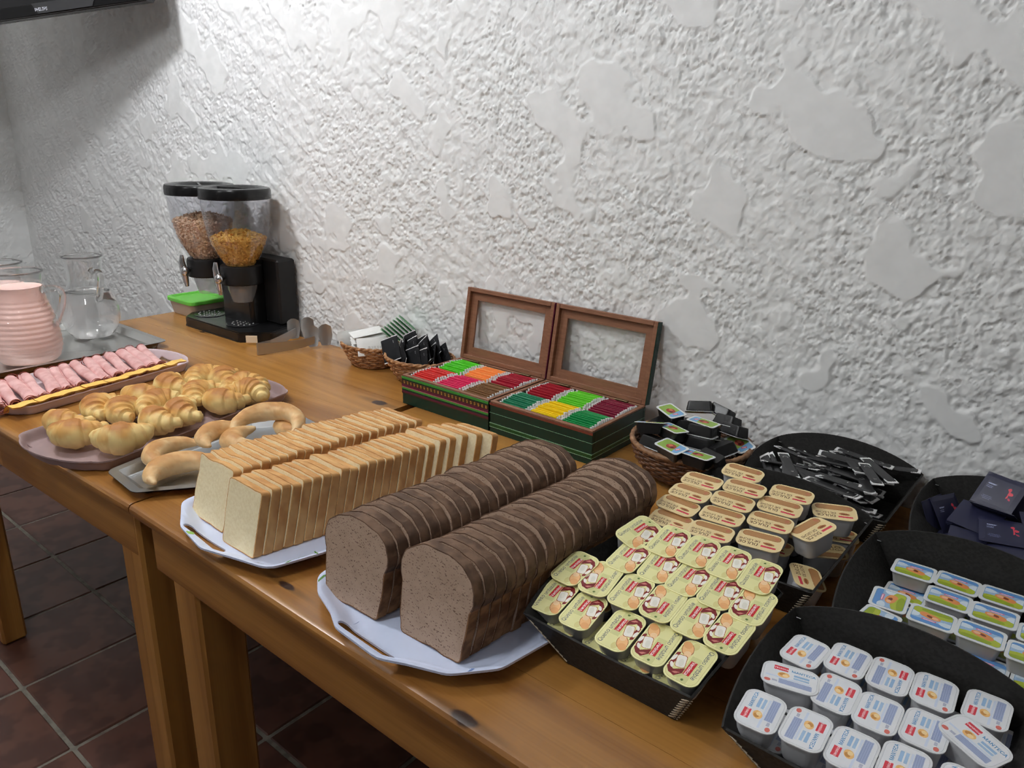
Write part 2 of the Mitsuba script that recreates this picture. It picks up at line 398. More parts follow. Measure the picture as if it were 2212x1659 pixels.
# ------------------------------------------------------------------ the two tables
def table(label, x0, x1, legs, turn=0.0, depth=.085, y0=.497, y1=1.40):
    t = thing('buffet_table', label, 'table')
    n, th = 8, .026
    M = mv(x1, y0, 0) @ rz(turn) @ mv(-x1, -y0, 0)
    ye = np.linspace(y0, y1, n + 1)
    for i in range(n):
        a, b = ye[i] + .00025, ye[i + 1] - .00025
        if i == 0:   # the front board has a rounded nose
            prof = [(b, TZ), (a + .011, TZ), (a + .004, TZ - .0025), (a + .0008, TZ - .007), (a, TZ - .013), (a + .002, TZ - .020), (a + .008, TZ - th), (b, TZ - th)]
        else:
            prof = [(b, TZ), (a, TZ), (a, TZ - th), (b, TZ - th)]
        p = np.array(prof); rings = []
        for x, s in ((x0 + .0003, .003), (x0 + .003, 0), (x1 - .003, 0), (x1 - .0003, .003)):
            q = p.copy(); q[:, 1] = np.minimum(q[:, 1], TZ - s * .4); rings.append(np.column_stack([np.full(len(q), x), q]))
        part(t, 'plank', loft(rings), 'wood_top', M, smooth=25)
    ap0, ap1 = TZ - .124, TZ - th
    part(t, 'front_apron', cbox((x0 + .03, y0 + .020, ap0), (x1 - .03, y0 + .042, ap1), .0025), 'wood_rail', M, smooth=25)
    part(t, 'back_apron', cbox((x0 + .03, y1 - .06, ap0), (x1 - .03, y1 - .038, ap1), .0025), 'wood_rail', M, smooth=25)
    for x in (x0 + .03, x1 - .052):
        part(t, 'side_apron', cbox((x, y0 + .045, ap0), (x + .022, y1 - .064, ap1), .0025), 'wood_rail', M, smooth=25)
    for lx in legs:
        for ly in (y0 + .0205, y1 - .03 - depth):
            part(t, 'leg', cbox((lx, ly, 0), (lx + .078, ly + depth, TZ - .0262), .006), 'wood_leg', M, smooth=25)
    return t
table('varnished pine buffet table at the left, under the jugs, croissants and cereal dispenser', -2.559, -1.2535, (-2.250, -1.352), math.radians(1.8), .060)
table('varnished pine buffet table at the right, under the sliced bread and black trays', -1.2505, .10, (-1.167, -.03))

# ------------------------------------------------------------------ television high on the wall
def television():
    t = thing('television', 'black flat television on the wall at the top left corner', 'television')
    ang = math.radians(25)
    W, H, D = 1.0, .58, .055
    Q = np.array([-2.530, 1.280, 1.733])               # lower right corner of the front
    M = mv(*Q) @ rz(ang) @ ry(-.092)
    part(t, 'housing', cbox((-W, .004, 0), (0, D, H), .008), 'black_plastic', M)
    part(t, 'screen', box((-W + .014, -.001, .035), (-.014, .003, H - .014)), 'black_gloss', M, smooth=False)
    for lo, hi in (((-W, -.006, 0), (0, .004, .034)), ((-W, -.006, H - .014), (0, .004, H)), ((-W, -.006, .0345), (-W + .0138, .004, H - .0145)), ((-.0138, -.006, .0345), (0, .004, H - .0145))):
        part(t, 'bezel', cbox(lo, hi, .002), 'black_plastic', M)
    part(t, 'logo_plate', loft([ring3(np.array(q), z) for q, z in (([(-.40, .003), (-.33, .003), (-.25, .003), (-.19, .003), (-.17, .034), (-.42, .034)], 0), ([(-.40, .003), (-.33, .003), (-.25, .003), (-.19, .003), (-.17, .034), (-.42, .034)], .003))]),
         'grey_bezel', M @ mv(0, -.0062, 0) @ rx(PI / 2), smooth=False)
    v, f = text2('PHILIPS', .009, True)
    part(t, 'wordmark', tm(np.column_stack([v, np.zeros(len(v))]), f), 'white_print', M @ mv(-.385, -.0096, .015) @ rx(PI / 2), smooth=False)
    part(t, 'wall_arm', cbox((-.55, D, .22), (-.42, D + .30, .34), .004), 'black_satin', mv(*Q) @ rz(ang) @ ry(-.092))
television()

# ------------------------------------------------------------------ flat trays and plates
def rim_plate(outline, holes, floor_z, rim_z, width, th=.003, step=.009, curl=0.0):
    """A plate whose floor rises to the rim over WIDTH metres inside its outline."""
    g = outline
    for h in holes: g = g.difference(h)
    edge = outline.exterior
    def lift(x, y):
        d = shapely.distance(edge, shapely.points(x, y)); t = np.clip(d / width, 0, 1)
        s = .5 + .5 * np.cos(np.pi * t)
        return floor_z + (rim_z - floor_z) * s - curl * np.clip(1 - d / .006, 0, 1)
    return warp(g, th, step, lift)

def smooth_poly(pts, r=.02):
    return Polygon(pts).buffer(-r).buffer(2 * r, 8).buffer(-r, 8)

def steel_tray(name, label, pts, z=TZ, rim=.02, slope=.03, bsdf='steel'):
    t = thing(name, label, 'tray')
    o = smooth_poly(pts, .006); i = o.buffer(-slope); flat = o.buffer(.016, join_style=2)
    def loop(p, n=120):
        e = p.exterior
        return np.array([e.interpolate(k / n, normalized=True).coords[0] for k in range(n)])
    # slanted sides, a flat lip round them
    a = np.array(o.exterior.coords)[:-1]
    if not o.exterior.is_ccw: a = a[::-1]
    cen = a.mean(0)
    def inset(d):
        out = []
        e = o.exterior
        n = len(a)
        for k in range(n):
            tt = a[(k + 1) % n] - a[k - 1]; tt = tt / (np.linalg.norm(tt) + 1e-12)
            out.append(a[k] + d * np.array([-tt[1], tt[0]]))
        return np.array(out)
    rings = [ring3(inset(-.016), rim), ring3(inset(0), rim - .0004), ring3(inset(.012), .0035), ring3(inset(.016), .0018)]
    top = loft(rings, False, True)
    under = [ring3(inset(-.016), rim - .0012), ring3(inset(0), rim - .0016), ring3(inset(.011), .0016), ring3(inset(.016), 0)]
    u = loft(under, False, True); u.invert()
    m = cat(top, u)
    part(t, 'body', m, bsdf, mv(0, 0, z), smooth=30)
    return t

steel_tray('steel_tray', 'large stainless steel tray under the glass jugs', [(-2.165, 1.02), (-2.165, .42), (-2.575, .42), (-2.575, 1.02)], rim=.021)

# the steel tray below the horn pastries, corners cut off
steel_tray('pastry_tray', 'octagonal steel tray holding the pale horn pastries', [(-1.265, .527), (-1.205, .61), (-1.19, .80), (-1.255, .905), (-1.365, .918), (-1.415, .84), (-1.392, .64), (-1.368, .535)][::-1], rim=.016, bsdf='steel_dull')

# ------------------------------------------------------------------ jugs
def jug(label, x, y, s, prof, fill, handle_deg, cover, liquid_label, ribs=True):
    t = thing('glass_jug', label, 'jug')
    z0 = TZ + .0025
    M = mv(x, y, z0)
    outer = []
    zz = np.linspace(0, prof[-1][1], 90)
    R = np.interp(zz, [p[1] for p in prof], [p[0] for p in prof])
    R = np.convolve(np.pad(R, 3, 'edge'), np.ones(7) / 7, 'valid')
    if ribs: R = R + .0008 * np.cos(zz * 2 * PI / .0135) * sstep(.012, .03, zz) * (1 - sstep(prof[-1][1] * .66, prof[-1][1] * .74, zz))
    shell = lathe([(0, .002)] + list(zip(R, zz)) , 56)
    k2 = zz > fill + .001                    # above the drink the glass has its own thickness, below it only its outer face shows
    thick = lathe(list(zip(R[k2], zz[k2])) + list(zip(R[k2][::-1] - .0026, zz[k2][::-1])) + [(R[k2][0], zz[k2][0])], 56)
    low = lathe([(0, .002)] + list(zip(R[~k2], zz[~k2])), 56)
    part(t, 'vessel', low, 'glass_sheet', M, smooth=60)
    part(t, 'neck', thick, 'glass', M, smooth=60)
    part(t, 'rim', tube([(R[-1] * math.cos(a), R[-1] * math.sin(a), zz[-1]) for a in np.linspace(0, 2 * PI, 48, endpoint=False)], .0026, 8, closed=True), 'glass', M, smooth=True)
    k = zz <= fill
    liq = lathe([(0, .006)] + [(r - .0035, max(z, .006)) for r, z in zip(R[k], zz[k])] + [(0, zz[k][-1])], 56)
    part(t, 'drink', liq, cover, M, smooth=60, label=liquid_label)
    h0, h1 = prof[-1][1] * (.80 if ribs else .84), prof[-1][1] * (.42 if ribs else .50)
    r0, r1 = np.interp(h0, zz, R), np.interp(h1, zz, R)
    pts = []
    P0, P1, P2, P3 = np.array([r0 - .001, h0]), np.array([r0 + .062, h0 + .018]), np.array([r1 + .046, h1 + .085]), np.array([r1 - .001, h1])
    for u in np.linspace(0, 1, 22):
        q = (1 - u) ** 3 * P0 + 3 * u * (1 - u) ** 2 * P1 + 3 * u * u * (1 - u) * P2 + u ** 3 * P3
        pts.append((q[0], 0, q[1]))
    part(t, 'handle', tube(pts, [.0075 + .002 * abs(2 * u - 1) for u in np.linspace(0, 1, 22)], 12), 'glass', M @ rz(math.radians(handle_deg)), smooth=True)
    return t
PINK = [(.060, 0), (.074, .006), (.0855, .040), (.0850, .075), (.077, .125), (.066, .165), (.060, .195), (.0585, .215), (.0615, .240), (.063, .246)]
WATER = [(.052, 0), (.060, .006), (.077, .035), (.085, .075), (.080, .108), (.064, .140), (.052, .158), (.0485, .175), (.0490, .205), (.0535, .238), (.054, .246)]
jug('ribbed glass jug of pink yogurt drink with the large clear handle', -2.275, .712, 1, PINK, .208, 44, 'pink_yogurt', 'pale pink yogurt drink')
jug('ribbed glass jug of pink yogurt drink cut off by the left picture edge', -2.455, .725, 1, PINK, .19, 200, 'pink_yogurt', 'pale pink yogurt drink')
jug('round-bellied glass jug of clear water behind the yogurt jug', -2.425, .940, 1, WATER, .142, 2, 'water', 'clear water', ribs=False)

# ------------------------------------------------------------------ ham and cheese tray
def handled_tray(name, label, cx_, cy_, ang, W, L, bsdf, lip, rim=.022):
    """Long serving tray with a rounded handle lip at both ends."""
    t = thing(name, label, 'tray')
    w, l = W / 2, L / 2
    body = sbox(-w, -l + .03, w, l - .03).buffer(-.03).buffer(.03, 10)
    o = body
    for e in (-1, 1): o = o.union(affinity.translate(affinity.scale(Point(0, 0).buffer(1, 24), w * .86, .046), 0, e * (l - .046)))
    o = o.buffer(.012, 10).buffer(-.024, 10).buffer(.012, 10).segmentize(.006)
    holes = [rect(0, s * (l - .021), .085, .017, 0, .008) for s in (-1, 1)]
    part(t, 'body', rim_plate(o, holes, 0, rim, .016, step=.0036), bsdf, mv(cx_, cy_, TZ + .0006) @ rz(ang), smooth=40)
    return t
HAM_A = math.radians(9.5)
handled_tray('ham_tray', 'pale pink tray of rolled ham and cheese beside the steel jug tray', -1.972, .735, HAM_A, .240, .50, 'pink_plastic', True)
def ham_xy(u, v):   # u across (towards the croissants), v along the tray
    c, s = math.cos(HAM_A), math.sin(HAM_A)
    return -1.972 + u * c - v * s, .735 + u * s + v * c
rng = random.Random(7)
def ham_roll(i, v, twist, length, r, kind):
    t = thing('ham_roll', f'{ORD[i]} roll of pink cooked ham from the near end of the ham tray', 'ham roll', 'rolls of ham on the tray')
    n = 60; a = np.linspace(0, 2 * PI * 2.35, n)
    sp = r * (1 - .60 * a / a[-1])
    sp2 = np.column_stack([sp * np.cos(a + twist), sp * np.sin(a + twist)])
    nrm = np.column_stack([np.cos(a + twist), np.sin(a + twist)])
    band = np.vstack([sp2, (sp2 - nrm * .0016)[::-1]])
    rings = []
    for k, u in enumerate(np.linspace(0, 1, 7)):
        bend = .004 * math.sin(u * PI + twist); sq = 1 - .10 * math.sin(u * 9 + i)
        rings.append(np.column_stack([np.full(len(band), (u - .5) * length), band[:, 0] * sq + bend, band[:, 1] * (.80 + .06 * math.sin(u * 6 + 2 * i))]))
    m = loft(rings, False, False)
    x, y = ham_xy(-.013 + .005 * math.sin(i * 1.9), v)
    M = mv(x, y, TZ + .0085 + r) @ rz(math.radians(rng.uniform(-2, 2)) - .13) @ ry(rng.uniform(.02, .06))
    part(t, 'slice', m, 'ham', M, smooth=50)
    e = Polygon(band).buffer(0)
    v2, f2 = tri2(e)
    for s in (-1, 1):
        p = np.column_stack([np.full(len(v2), s * (length / 2 + .0001)), v2])
        part(t, 'cut_edge', tm(p, f2), 'ham_cut', M, smooth=False, label='darker red cut edge of the ham')
nv = 14
for i in range(nv):
    ham_roll(i, -.216 + i * .0312 + rng.uniform(-.0006, .0006), rng.uniform(0, 6.28), .176 + rng.uniform(-.006, .006), .0160 + rng.uniform(-.0004, .0004), 0)

# a row of overlapping cheese slices along the croissant side of the tray
for i in range(8):
    t = thing('cheese_slice', f'{ORD[i]} folded yellow cheese slice from the near end, beside the ham', 'cheese slice', 'cheese slices beside the ham')
    u = np.linspace(0, 1, 13); w = np.linspace(-1, 1, 9)
    v = []
    L = .0548
    for a in w:
        for b in u:
            ang = PI * .62 * b
            h = .022 * math.sin(min(1, b * 1.5) * PI * .62) + .001 * math.sin(3 * a + i) * b
            v.append(((b - .5) * .046, a * L / 2, h + .006 + .0008 * math.sin(5 * a + 2 * i)))
    v = np.array(v); nb = len(u)
    f = [(k * nb + j, k * nb + j + 1, (k + 1) * nb + j + 1, (k + 1) * nb + j) for k in range(len(w) - 1) for j in range(nb - 1)]
    f = np.array(f); f = np.vstack([f[:, [0, 2, 1]], f[:, [0, 3, 2]]])
    top = tm(v, f); bot = tm(v - [0, 0, .0024], f[:, ::-1])
    x, y = ham_xy(.091 + .002 * math.sin(i * 2.1), -.212 + i * .0555)
    part(t, 'sheet', cat(top, bot), 'cheese', mv(x, y, TZ + .003 + .0012 * (i % 2)) @ rz(HAM_A + .012 * math.sin(i * 1.7)), smooth=60)

# ------------------------------------------------------------------ croissants
CR_A = math.radians(11.5)
handled_tray('croissant_tray', 'mauve plastic tray with a looped handle, full of small croissants', -1.580, .735, CR_A, .275, .56, 'mauve_plastic', True)

def crescent(R, span, r0, seed, ridges, squash=.8, n=46, m=22, col=None, thick=.75, tipr=.10):
    """A crescent of dough lying flat; vertex colours: browned crust where it rose highest in the oven, pale dough below."""
    a = np.linspace(-span / 2, span / 2, n)
    s = np.linspace(0, 1, n)
    prof = r0 * (tipr + (1 - tipr) * np.sin(PI * s) ** thick)
    if ridges:      # rolled dough: the radius steps down from the middle lap to the tips
        u = np.abs(s - .5) * 2; k = u * ridges; step = (np.floor(k) + sstep(.72, 1.0, k - np.floor(k))) / ridges
        prof = r0 * np.clip((1.03 - .90 * step ** 1.25) * (1 - .10 * (k - np.floor(k))), .16, 2)
    ang = np.linspace(0, 2 * PI, m, endpoint=False); rings = []
    for k in range(n):
        c = np.array([R * math.sin(a[k]), R * math.cos(a[k]) - R * .75, 0]); rad = np.array([math.sin(a[k]), math.cos(a[k]), 0])
        rings.append(c + prof[k] * (np.outer(np.cos(ang), rad) + np.outer(np.sin(ang) * squash, [0, 0, 1])))
    M = loft(rings)
    v = M.vertices
    q = meshkit.fbm(v * 55 + seed * 3.3, 3, seed) - .5
    nv_ = M.vertex_normals
    M.vertices = v + nv_ * (q * .0045 + .0025 * (meshkit.fbm(v * 24 + seed, 2, seed + 5) - .5))[:, None]
    M.vertices[:, 2] -= M.vertices[:, 2].min()
    v = M.vertices; z = v[:, 2] / v[:, 2].max()
    nn = meshkit.fbm(v * np.array([70, 70, 40]) + seed * 7.1, 4, seed + 2)
    t = np.clip((z + 1.0 * (nn - .5) - .56) / .22, 0, 1)[:, None]
    pale, mid, brown = col
    c = np.array(pale) * (1 - t) + np.array(mid) * t
    t2 = np.clip((z + 1.1 * (meshkit.fbm(v * 45 + seed, 3, seed + 9) - .5) - .82) / .14, 0, 1)[:, None]
    c = c * (1 - t2) + np.array(brown) * t2
    return M, c * (.9 + .2 * meshkit.fbm(v * 160, 2, 3))[:, None]
COL_C = ((.74, .56, .24), (.60, .33, .095), (.40, .165, .042))
cr = [crescent(.0345, 2.75, .0225 + .0008 * k, k + 1, 4, .95, col=COL_C, thick=.62, n=84, m=26) for k in range(4)]
cr_ply = [ply(m, 'vc_food', smooth=True, color=c) for m, c in cr]
CROIS = [(-1.768, .879, 100), (-1.663, .906, 150), (-1.530, .897, 35), (-1.735, .800, 170), (-1.646, .829, 120), (-1.555, .838, 205), (-1.655, .752, 95), (-1.535, .760, 160),
         (-1.722, .713, 215), (-1.613, .678, 140), (-1.515, .690, 175), (-1.703, .640, 130), (-1.668, .556, 200), (-1.574, .588, 230), (-1.490, .598, 245), (-1.600, .900, 60)]
WHERE = ['beside the cheese at the far end', 'at the far end between cheese and tray corner', 'at the far right corner of the tray', 'third along the cheese side', 'fourth from the far end, in mid tray', 'along the right rim, second from the far end',
         'in the exact middle of the heap', 'along the right rim, third from the far end', 'along the cheese side, second from the near end', 'second from the near end in mid tray',
         'along the right rim, second from the near end', 'just behind the leftmost croissant', 'leftmost, nearest the tray handle', 'nearest the handle, in mid tray', 'nearest the horn pastries at the near end', 'half hidden at the far end of mid tray']
rng = random.Random(11)
def relax(items, k, rad, span_pts, inside):
    P = np.array([[x, y] for x, y, _ in items]); A = np.radians([a for _, _, a in items]); H = P.copy()
    off = np.array(span_pts)
    for _ in range(160):
        S = P[:, None] + k * np.stack([off[:, 0] * np.cos(A)[:, None] - off[:, 1] * np.sin(A)[:, None], off[:, 0] * np.sin(A)[:, None] + off[:, 1] * np.cos(A)[:, None]], -1)
        D = np.zeros_like(P)
        for i in range(len(P)):
            for j in range(i + 1, len(P)):
                d = S[i][:, None] - S[j][None]; l = np.linalg.norm(d, axis=-1); m = np.unravel_index(l.argmin(), l.shape)
                need = k * (rad[m[0]] + rad[m[1]])
                if l[m] < need: q = d[m] / (l[m] + 1e-9) * (need - l[m]) * .5; D[i] += q; D[j] -= q
        P = P + .5 * D + .01 * (H - P)
        c, s_ = math.cos(CR_A), math.sin(CR_A); L = (P - [-1.580, .735]) @ np.array([[c, -s_], [s_, c]])
        L = np.clip(L, [-inside[0], -inside[1]], inside); P = L @ np.array([[c, s_], [-s_, c]]) + [-1.580, .735]
    return [(x, y, a) for (x, y), (_, _, a) in zip(P, items)]
CROIS = relax(CROIS, 1.30, [.012, .021, .024, .021, .012], [(-.034, -.012), (-.018, .004), (0, .009), (.018, .004), (.034, -.012)], (.092, .205))
for i, (x, y, a) in enumerate(CROIS):
    t = thing('croissant', f'small glossy croissant {WHERE[i]}', 'croissant', 'croissants heaped on the mauve tray')
    part(t, 'crust', cr_ply[i % 4], None, mv(x, y, TZ + .0075) @ rz(math.radians(a)) @ rx(rng.uniform(-.05, .05)) @ sc(1.40 + rng.uniform(-.04, .04)))

# ------------------------------------------------------------------ horn pastries
COL_B = ((.66, .47, .25), (.60, .36, .155), (.47, .235, .08))
HORN = [  # x, y, heading, arc radius, span, thickness, lift, tilt
    (-1.352, .615, 118, .044, 3.5, .0150, .012, .0, 'pale horn pastry with its two thin tips over the near tray corner'),
    (-1.283, .605, 78, .046, 3.7, .0175, .004, .0, 'fat pale horn pastry lying next to the white bread'),
    (-1.348, .722, 100, .040, 3.3, .0160, .018, .12, 'horn pastry in mid tray leaning on the croissant tray rim'),
    (-1.300, .742, 150, .036, 3.4, .0170, .010, -.1, 'short tightly curled horn pastry in the middle of the steel tray'),
    (-1.322, .838, 40, .054, 3.9, .0165, .032, .16, 'large browned horn pastry lying on top at the far end'),
    (-1.285, .860, 200, .040, 3.4, .0150, .004, .0, 'horn pastry below the large browned one, far end of the tray'),
    (-1.243, .700, 60, .038, 3.2, .0150, .004, .0, 'horn pastry half hidden by the white bread slices'),
]
for i, (x, y, a, R, span, r0, lift, tilt, lab) in enumerate(HORN):
    t = thing('horn_pastry', lab, 'pastry', 'horn pastries on the steel tray')
    m, c = crescent(R * 1.16, span, r0 * 1.32, 20 + i, 0, .9, col=COL_B, thick=.85, tipr=.16)
    part(t, 'crust', m, 'vc_food', mv(x, y, TZ + .003 + lift) @ rz(math.radians(a)) @ rx(tilt), smooth=True, color=c)

# ------------------------------------------------------------------ plates with sliced bread
def bread_plate(label, pts, stripes):
    t = thing('serving_plate', label, 'plate')
    pts = np.array(pts)
    o = smooth_poly(pts, .03)
    front = pts[:, 1].min(); back = pts[:, 1].max(); mid = pts[:, 0].mean()
    hf, hb = stripes['slots']
    holes = [rect(hf[0], hf[1], .098, .017, hf[2], .008), rect(hb[0], hb[1], .098, .017, hb[2], .008)]
    part(t, 'body', rim_plate(o, holes, 0, .019, .034, th=.0032, step=.0045), 'melamine', mv(0, 0, TZ + .0006), smooth=40)
    for j, (x, y, ln, ang, w, c) in enumerate(stripes['leaves']):
        s = affinity.translate(affinity.rotate(LineString([(-ln / 2, 0), (-ln / 6, .004), (ln / 6, -.003), (ln / 2, .002)]).buffer(w), ang), x, y).intersection(o.buffer(-.001))
        if s.is_empty: continue
        edge = o.exterior
        def lift(px, py):
            d = shapely.distance(edge, shapely.points(px, py)); tt = np.clip(d / .034, 0, 1)
            return .019 * (.5 + .5 * np.cos(np.pi * tt)) + .0033
        part(t, 'printed_leaf', warp(s, .0002, .006, lift), c, mv(0, 0, TZ + .0006), smooth=False)
    return t
mat('leaf_green', srgb(95, 140, 75), 0.4, 0.4)
mat('leaf_blue', srgb(110, 135, 185), 0.4, 0.4)
mat('leaf_lime', srgb(140, 185, 90), 0.4, 0.4)
bread_plate('blue-white serving plate with a slotted handle under the white bread',
            [(-1.155, .545), (-1.11, .520), (-1.075, .500), (-.99, .486), (-.93, .503), (-.865, .520), (-.842, .60), (-.818, .78), (-.802, .90), (-.83, .955), (-.90, .975), (-1.03, .965), (-1.09, .93), (-1.12, .80), (-1.155, .62)],
            {'slots': ((-1.030, .514, 2), (-.90, .95, -6)),
             'leaves': [(-1.15, .60, .06, 20, .0009, 'leaf_blue'), (-1.045, .4985, .010, 90, .0035, 'leaf_lime'), (-.885, .545, .05, 60, .0014, 'leaf_green'), (-.862, .57, .06, 100, .0014, 'leaf_green'),
                        (-.855, .62, .05, 40, .0014, 'leaf_green'), (-.86, .60, .045, 150, .0012, 'leaf_green')]})
bread_plate('blue-white serving plate with a slotted handle under the brown bread',
            [(-.806, .60), (-.798, .555), (-.765, .53), (-.715, .513), (-.685, .497), (-.60, .492), (-.565, .508), (-.515, .527), (-.475, .575), (-.462, .66), (-.46, .92), (-.50, .985), (-.60, 1.01), (-.70, 1.005), (-.755, .975), (-.778, .90)],
            {'slots': ((-.645, .513, 0), (-.62, .985, 0)),
             'leaves': [(-.79, .57, .05, 100, .0013, 'leaf_green'), (-.785, .60, .04, 60, .0013, 'leaf_green'), (-.50, .548, .03, 130, .0014, 'leaf_blue'), (-.802, .62, .03, 20, .001, 'leaf_blue')]})

def bread_kind(outline, th, top_split=None):
    """(crust pieces, crumb) of one slice standing in the xz plane, its foot at z = 0, front at y = 0."""
    inner = outline.buffer(-.0016)
    ringp = outline.difference(inner)
    up = np.array([[1, 0, 0, 0], [0, 0, -1, th], [0, 1, 0, 0], [0, 0, 0, 1.0]])
    crumb = xf(extr(inner, th, 0), up)
    pieces = []
    if top_split is None: pieces.append(xf(extr(ringp, th - .0006, .0003), up))
    else:
        big = sbox(-1, top_split, 1, 1)
        pieces.append(xf(extr(ringp.difference(big), th - .0006, .0003), up))
        pieces.append(xf(extr(ringp.intersection(big), th - .0006, .0003), up))
    return crumb, pieces

def row(name, label_fn, cat_, group, n, th, fx, fy, lean, kinds, mats, twist=.02, seed=1):
    rng = random.Random(seed)
    for i in range(n):
        u = i / (n - 1)
        t = thing(name, label_fn(i), cat_, group)
        crumb, pieces = kinds[rng.randrange(len(kinds))]
        M = mv(fx(u) + rng.uniform(-.0009, .0009), fy(u), TZ + .0046 + (.016 * float(sstep(.72, 1, u)) if 'right-hand' in (group or '') else 0) + (.010 * float(sstep(.75, 1, u)) if 'right loaf' in (group or '') else 0)) @ rz(twist * math.sin(5 * u + seed)) @ rx(-lean(u)) @ sc(1, 1, 1 + rng.uniform(-.022, .022))
        part(t, 'crumb', crumb, None, M)
        for p, b in zip(pieces, ('crust', 'top_crust')):
            part(t, b, p, None, M)

def wob(poly, amp, seed):
    pts = np.array(poly.exterior.segmentize(.006).coords)[:-1]
    nn = meshkit.fbm(np.column_stack([pts * 40, np.full(len(pts), seed * 1.7)]), 2, seed) - .5
    c = pts.mean(0); d = pts - c; d /= np.linalg.norm(d, axis=1, keepdims=True)
    return Polygon(pts + d * (nn * amp)[:, None]).buffer(0)

def white_outline(w, h):
    return Polygon([(-w / 2 + .001, 0), (w / 2 - .001, 0), (w / 2, h * .5), (w / 2, h), (-w / 2, h), (-w / 2, h * .5)]).buffer(-.006).buffer(.006, 5)
def brown_outline():
    return Polygon([(-.052, 0), (.052, 0), (.0555, .03), (.0575, .068), (.0625, .080), (.0625, .094), (.057, .110), (.040, .123), (.015, .129), (-.015, .129), (-.040, .123), (-.057, .110), (-.0625, .094), (-.0625, .080), (-.0575, .068), (-.0555, .03)]).buffer(-.007).buffer(.007, 4)
def kinds_of(outline_fn, n, amp, th, split, mats, seed):
    out = []
    for k in range(n):
        crumb, pieces = bread_kind(wob(outline_fn(), amp, seed + k), th, split)
        out.append((ply(crumb, mats[0], smooth=False), [ply(p, b, smooth=30) for p, b in zip(pieces, mats[1:])]))
    return out
KW = kinds_of(lambda: white_outline(.088, .106), 3, .004, .0150, None, ('crumb_white', 'crust_white'), 1)
KL = kinds_of(lambda: white_outline(.104, .105), 3, .006, .0148, None, ('crumb_white', 'crust_white'), 5)
KB = kinds_of(brown_outline, 3, .006, .0168, .072, ('crumb_brown', 'crust_brown', 'crust_brown_top'), 9)
interp = lambda xs_, ys_: (lambda u: float(np.interp(u, xs_, ys_)))
row('white_bread_slice', lambda i: f'{ORD[i]} slice of white bread from the front, right-hand row', 'bread slice', 'white bread, right-hand row', 24, .0136,
    interp([0, .25, .5, .75, .9, 1], [-.972, -.953, -.938, -.922, -.89, -.842]), lambda u: .5345 + .372 * u, lambda u: .24, KW, None, seed=3)
row('white_bread_slice', lambda i: f'{ORD[i]} slice of white bread from the front, left-hand row', 'bread slice', 'white bread, left-hand row', 23, .0136,
    interp([0, .12, .3, .6, 1], [-1.083, -1.079, -1.075, -1.062, -1.035]), lambda u: .548 + .350 * u, lambda u: .28, KL, None, .035, seed=5)
row('brown_bread_slice', lambda i: f'{ORD[i]} slice of brown bread from the front, loaf beside the white bread', 'bread slice', 'brown bread, left loaf', 21, .0150,
    interp([0, .1, .4, 1], [-.724, -.722, -.715, -.705]), lambda u: .553 + .368 * u, lambda u: .15 + .14 * u, KB, None, .03, seed=8)
row('brown_bread_slice', lambda i: f'{ORD[i]} slice of brown bread from the front, loaf beside the cheese tray', 'bread slice', 'brown bread, right loaf', 21, .0150,
    interp([0, .1, .4, 1], [-.583, -.580, -.572, -.558]), lambda u: .563 + .363 * u, lambda u: .15 + .14 * u, KB, None, .03, seed=13)

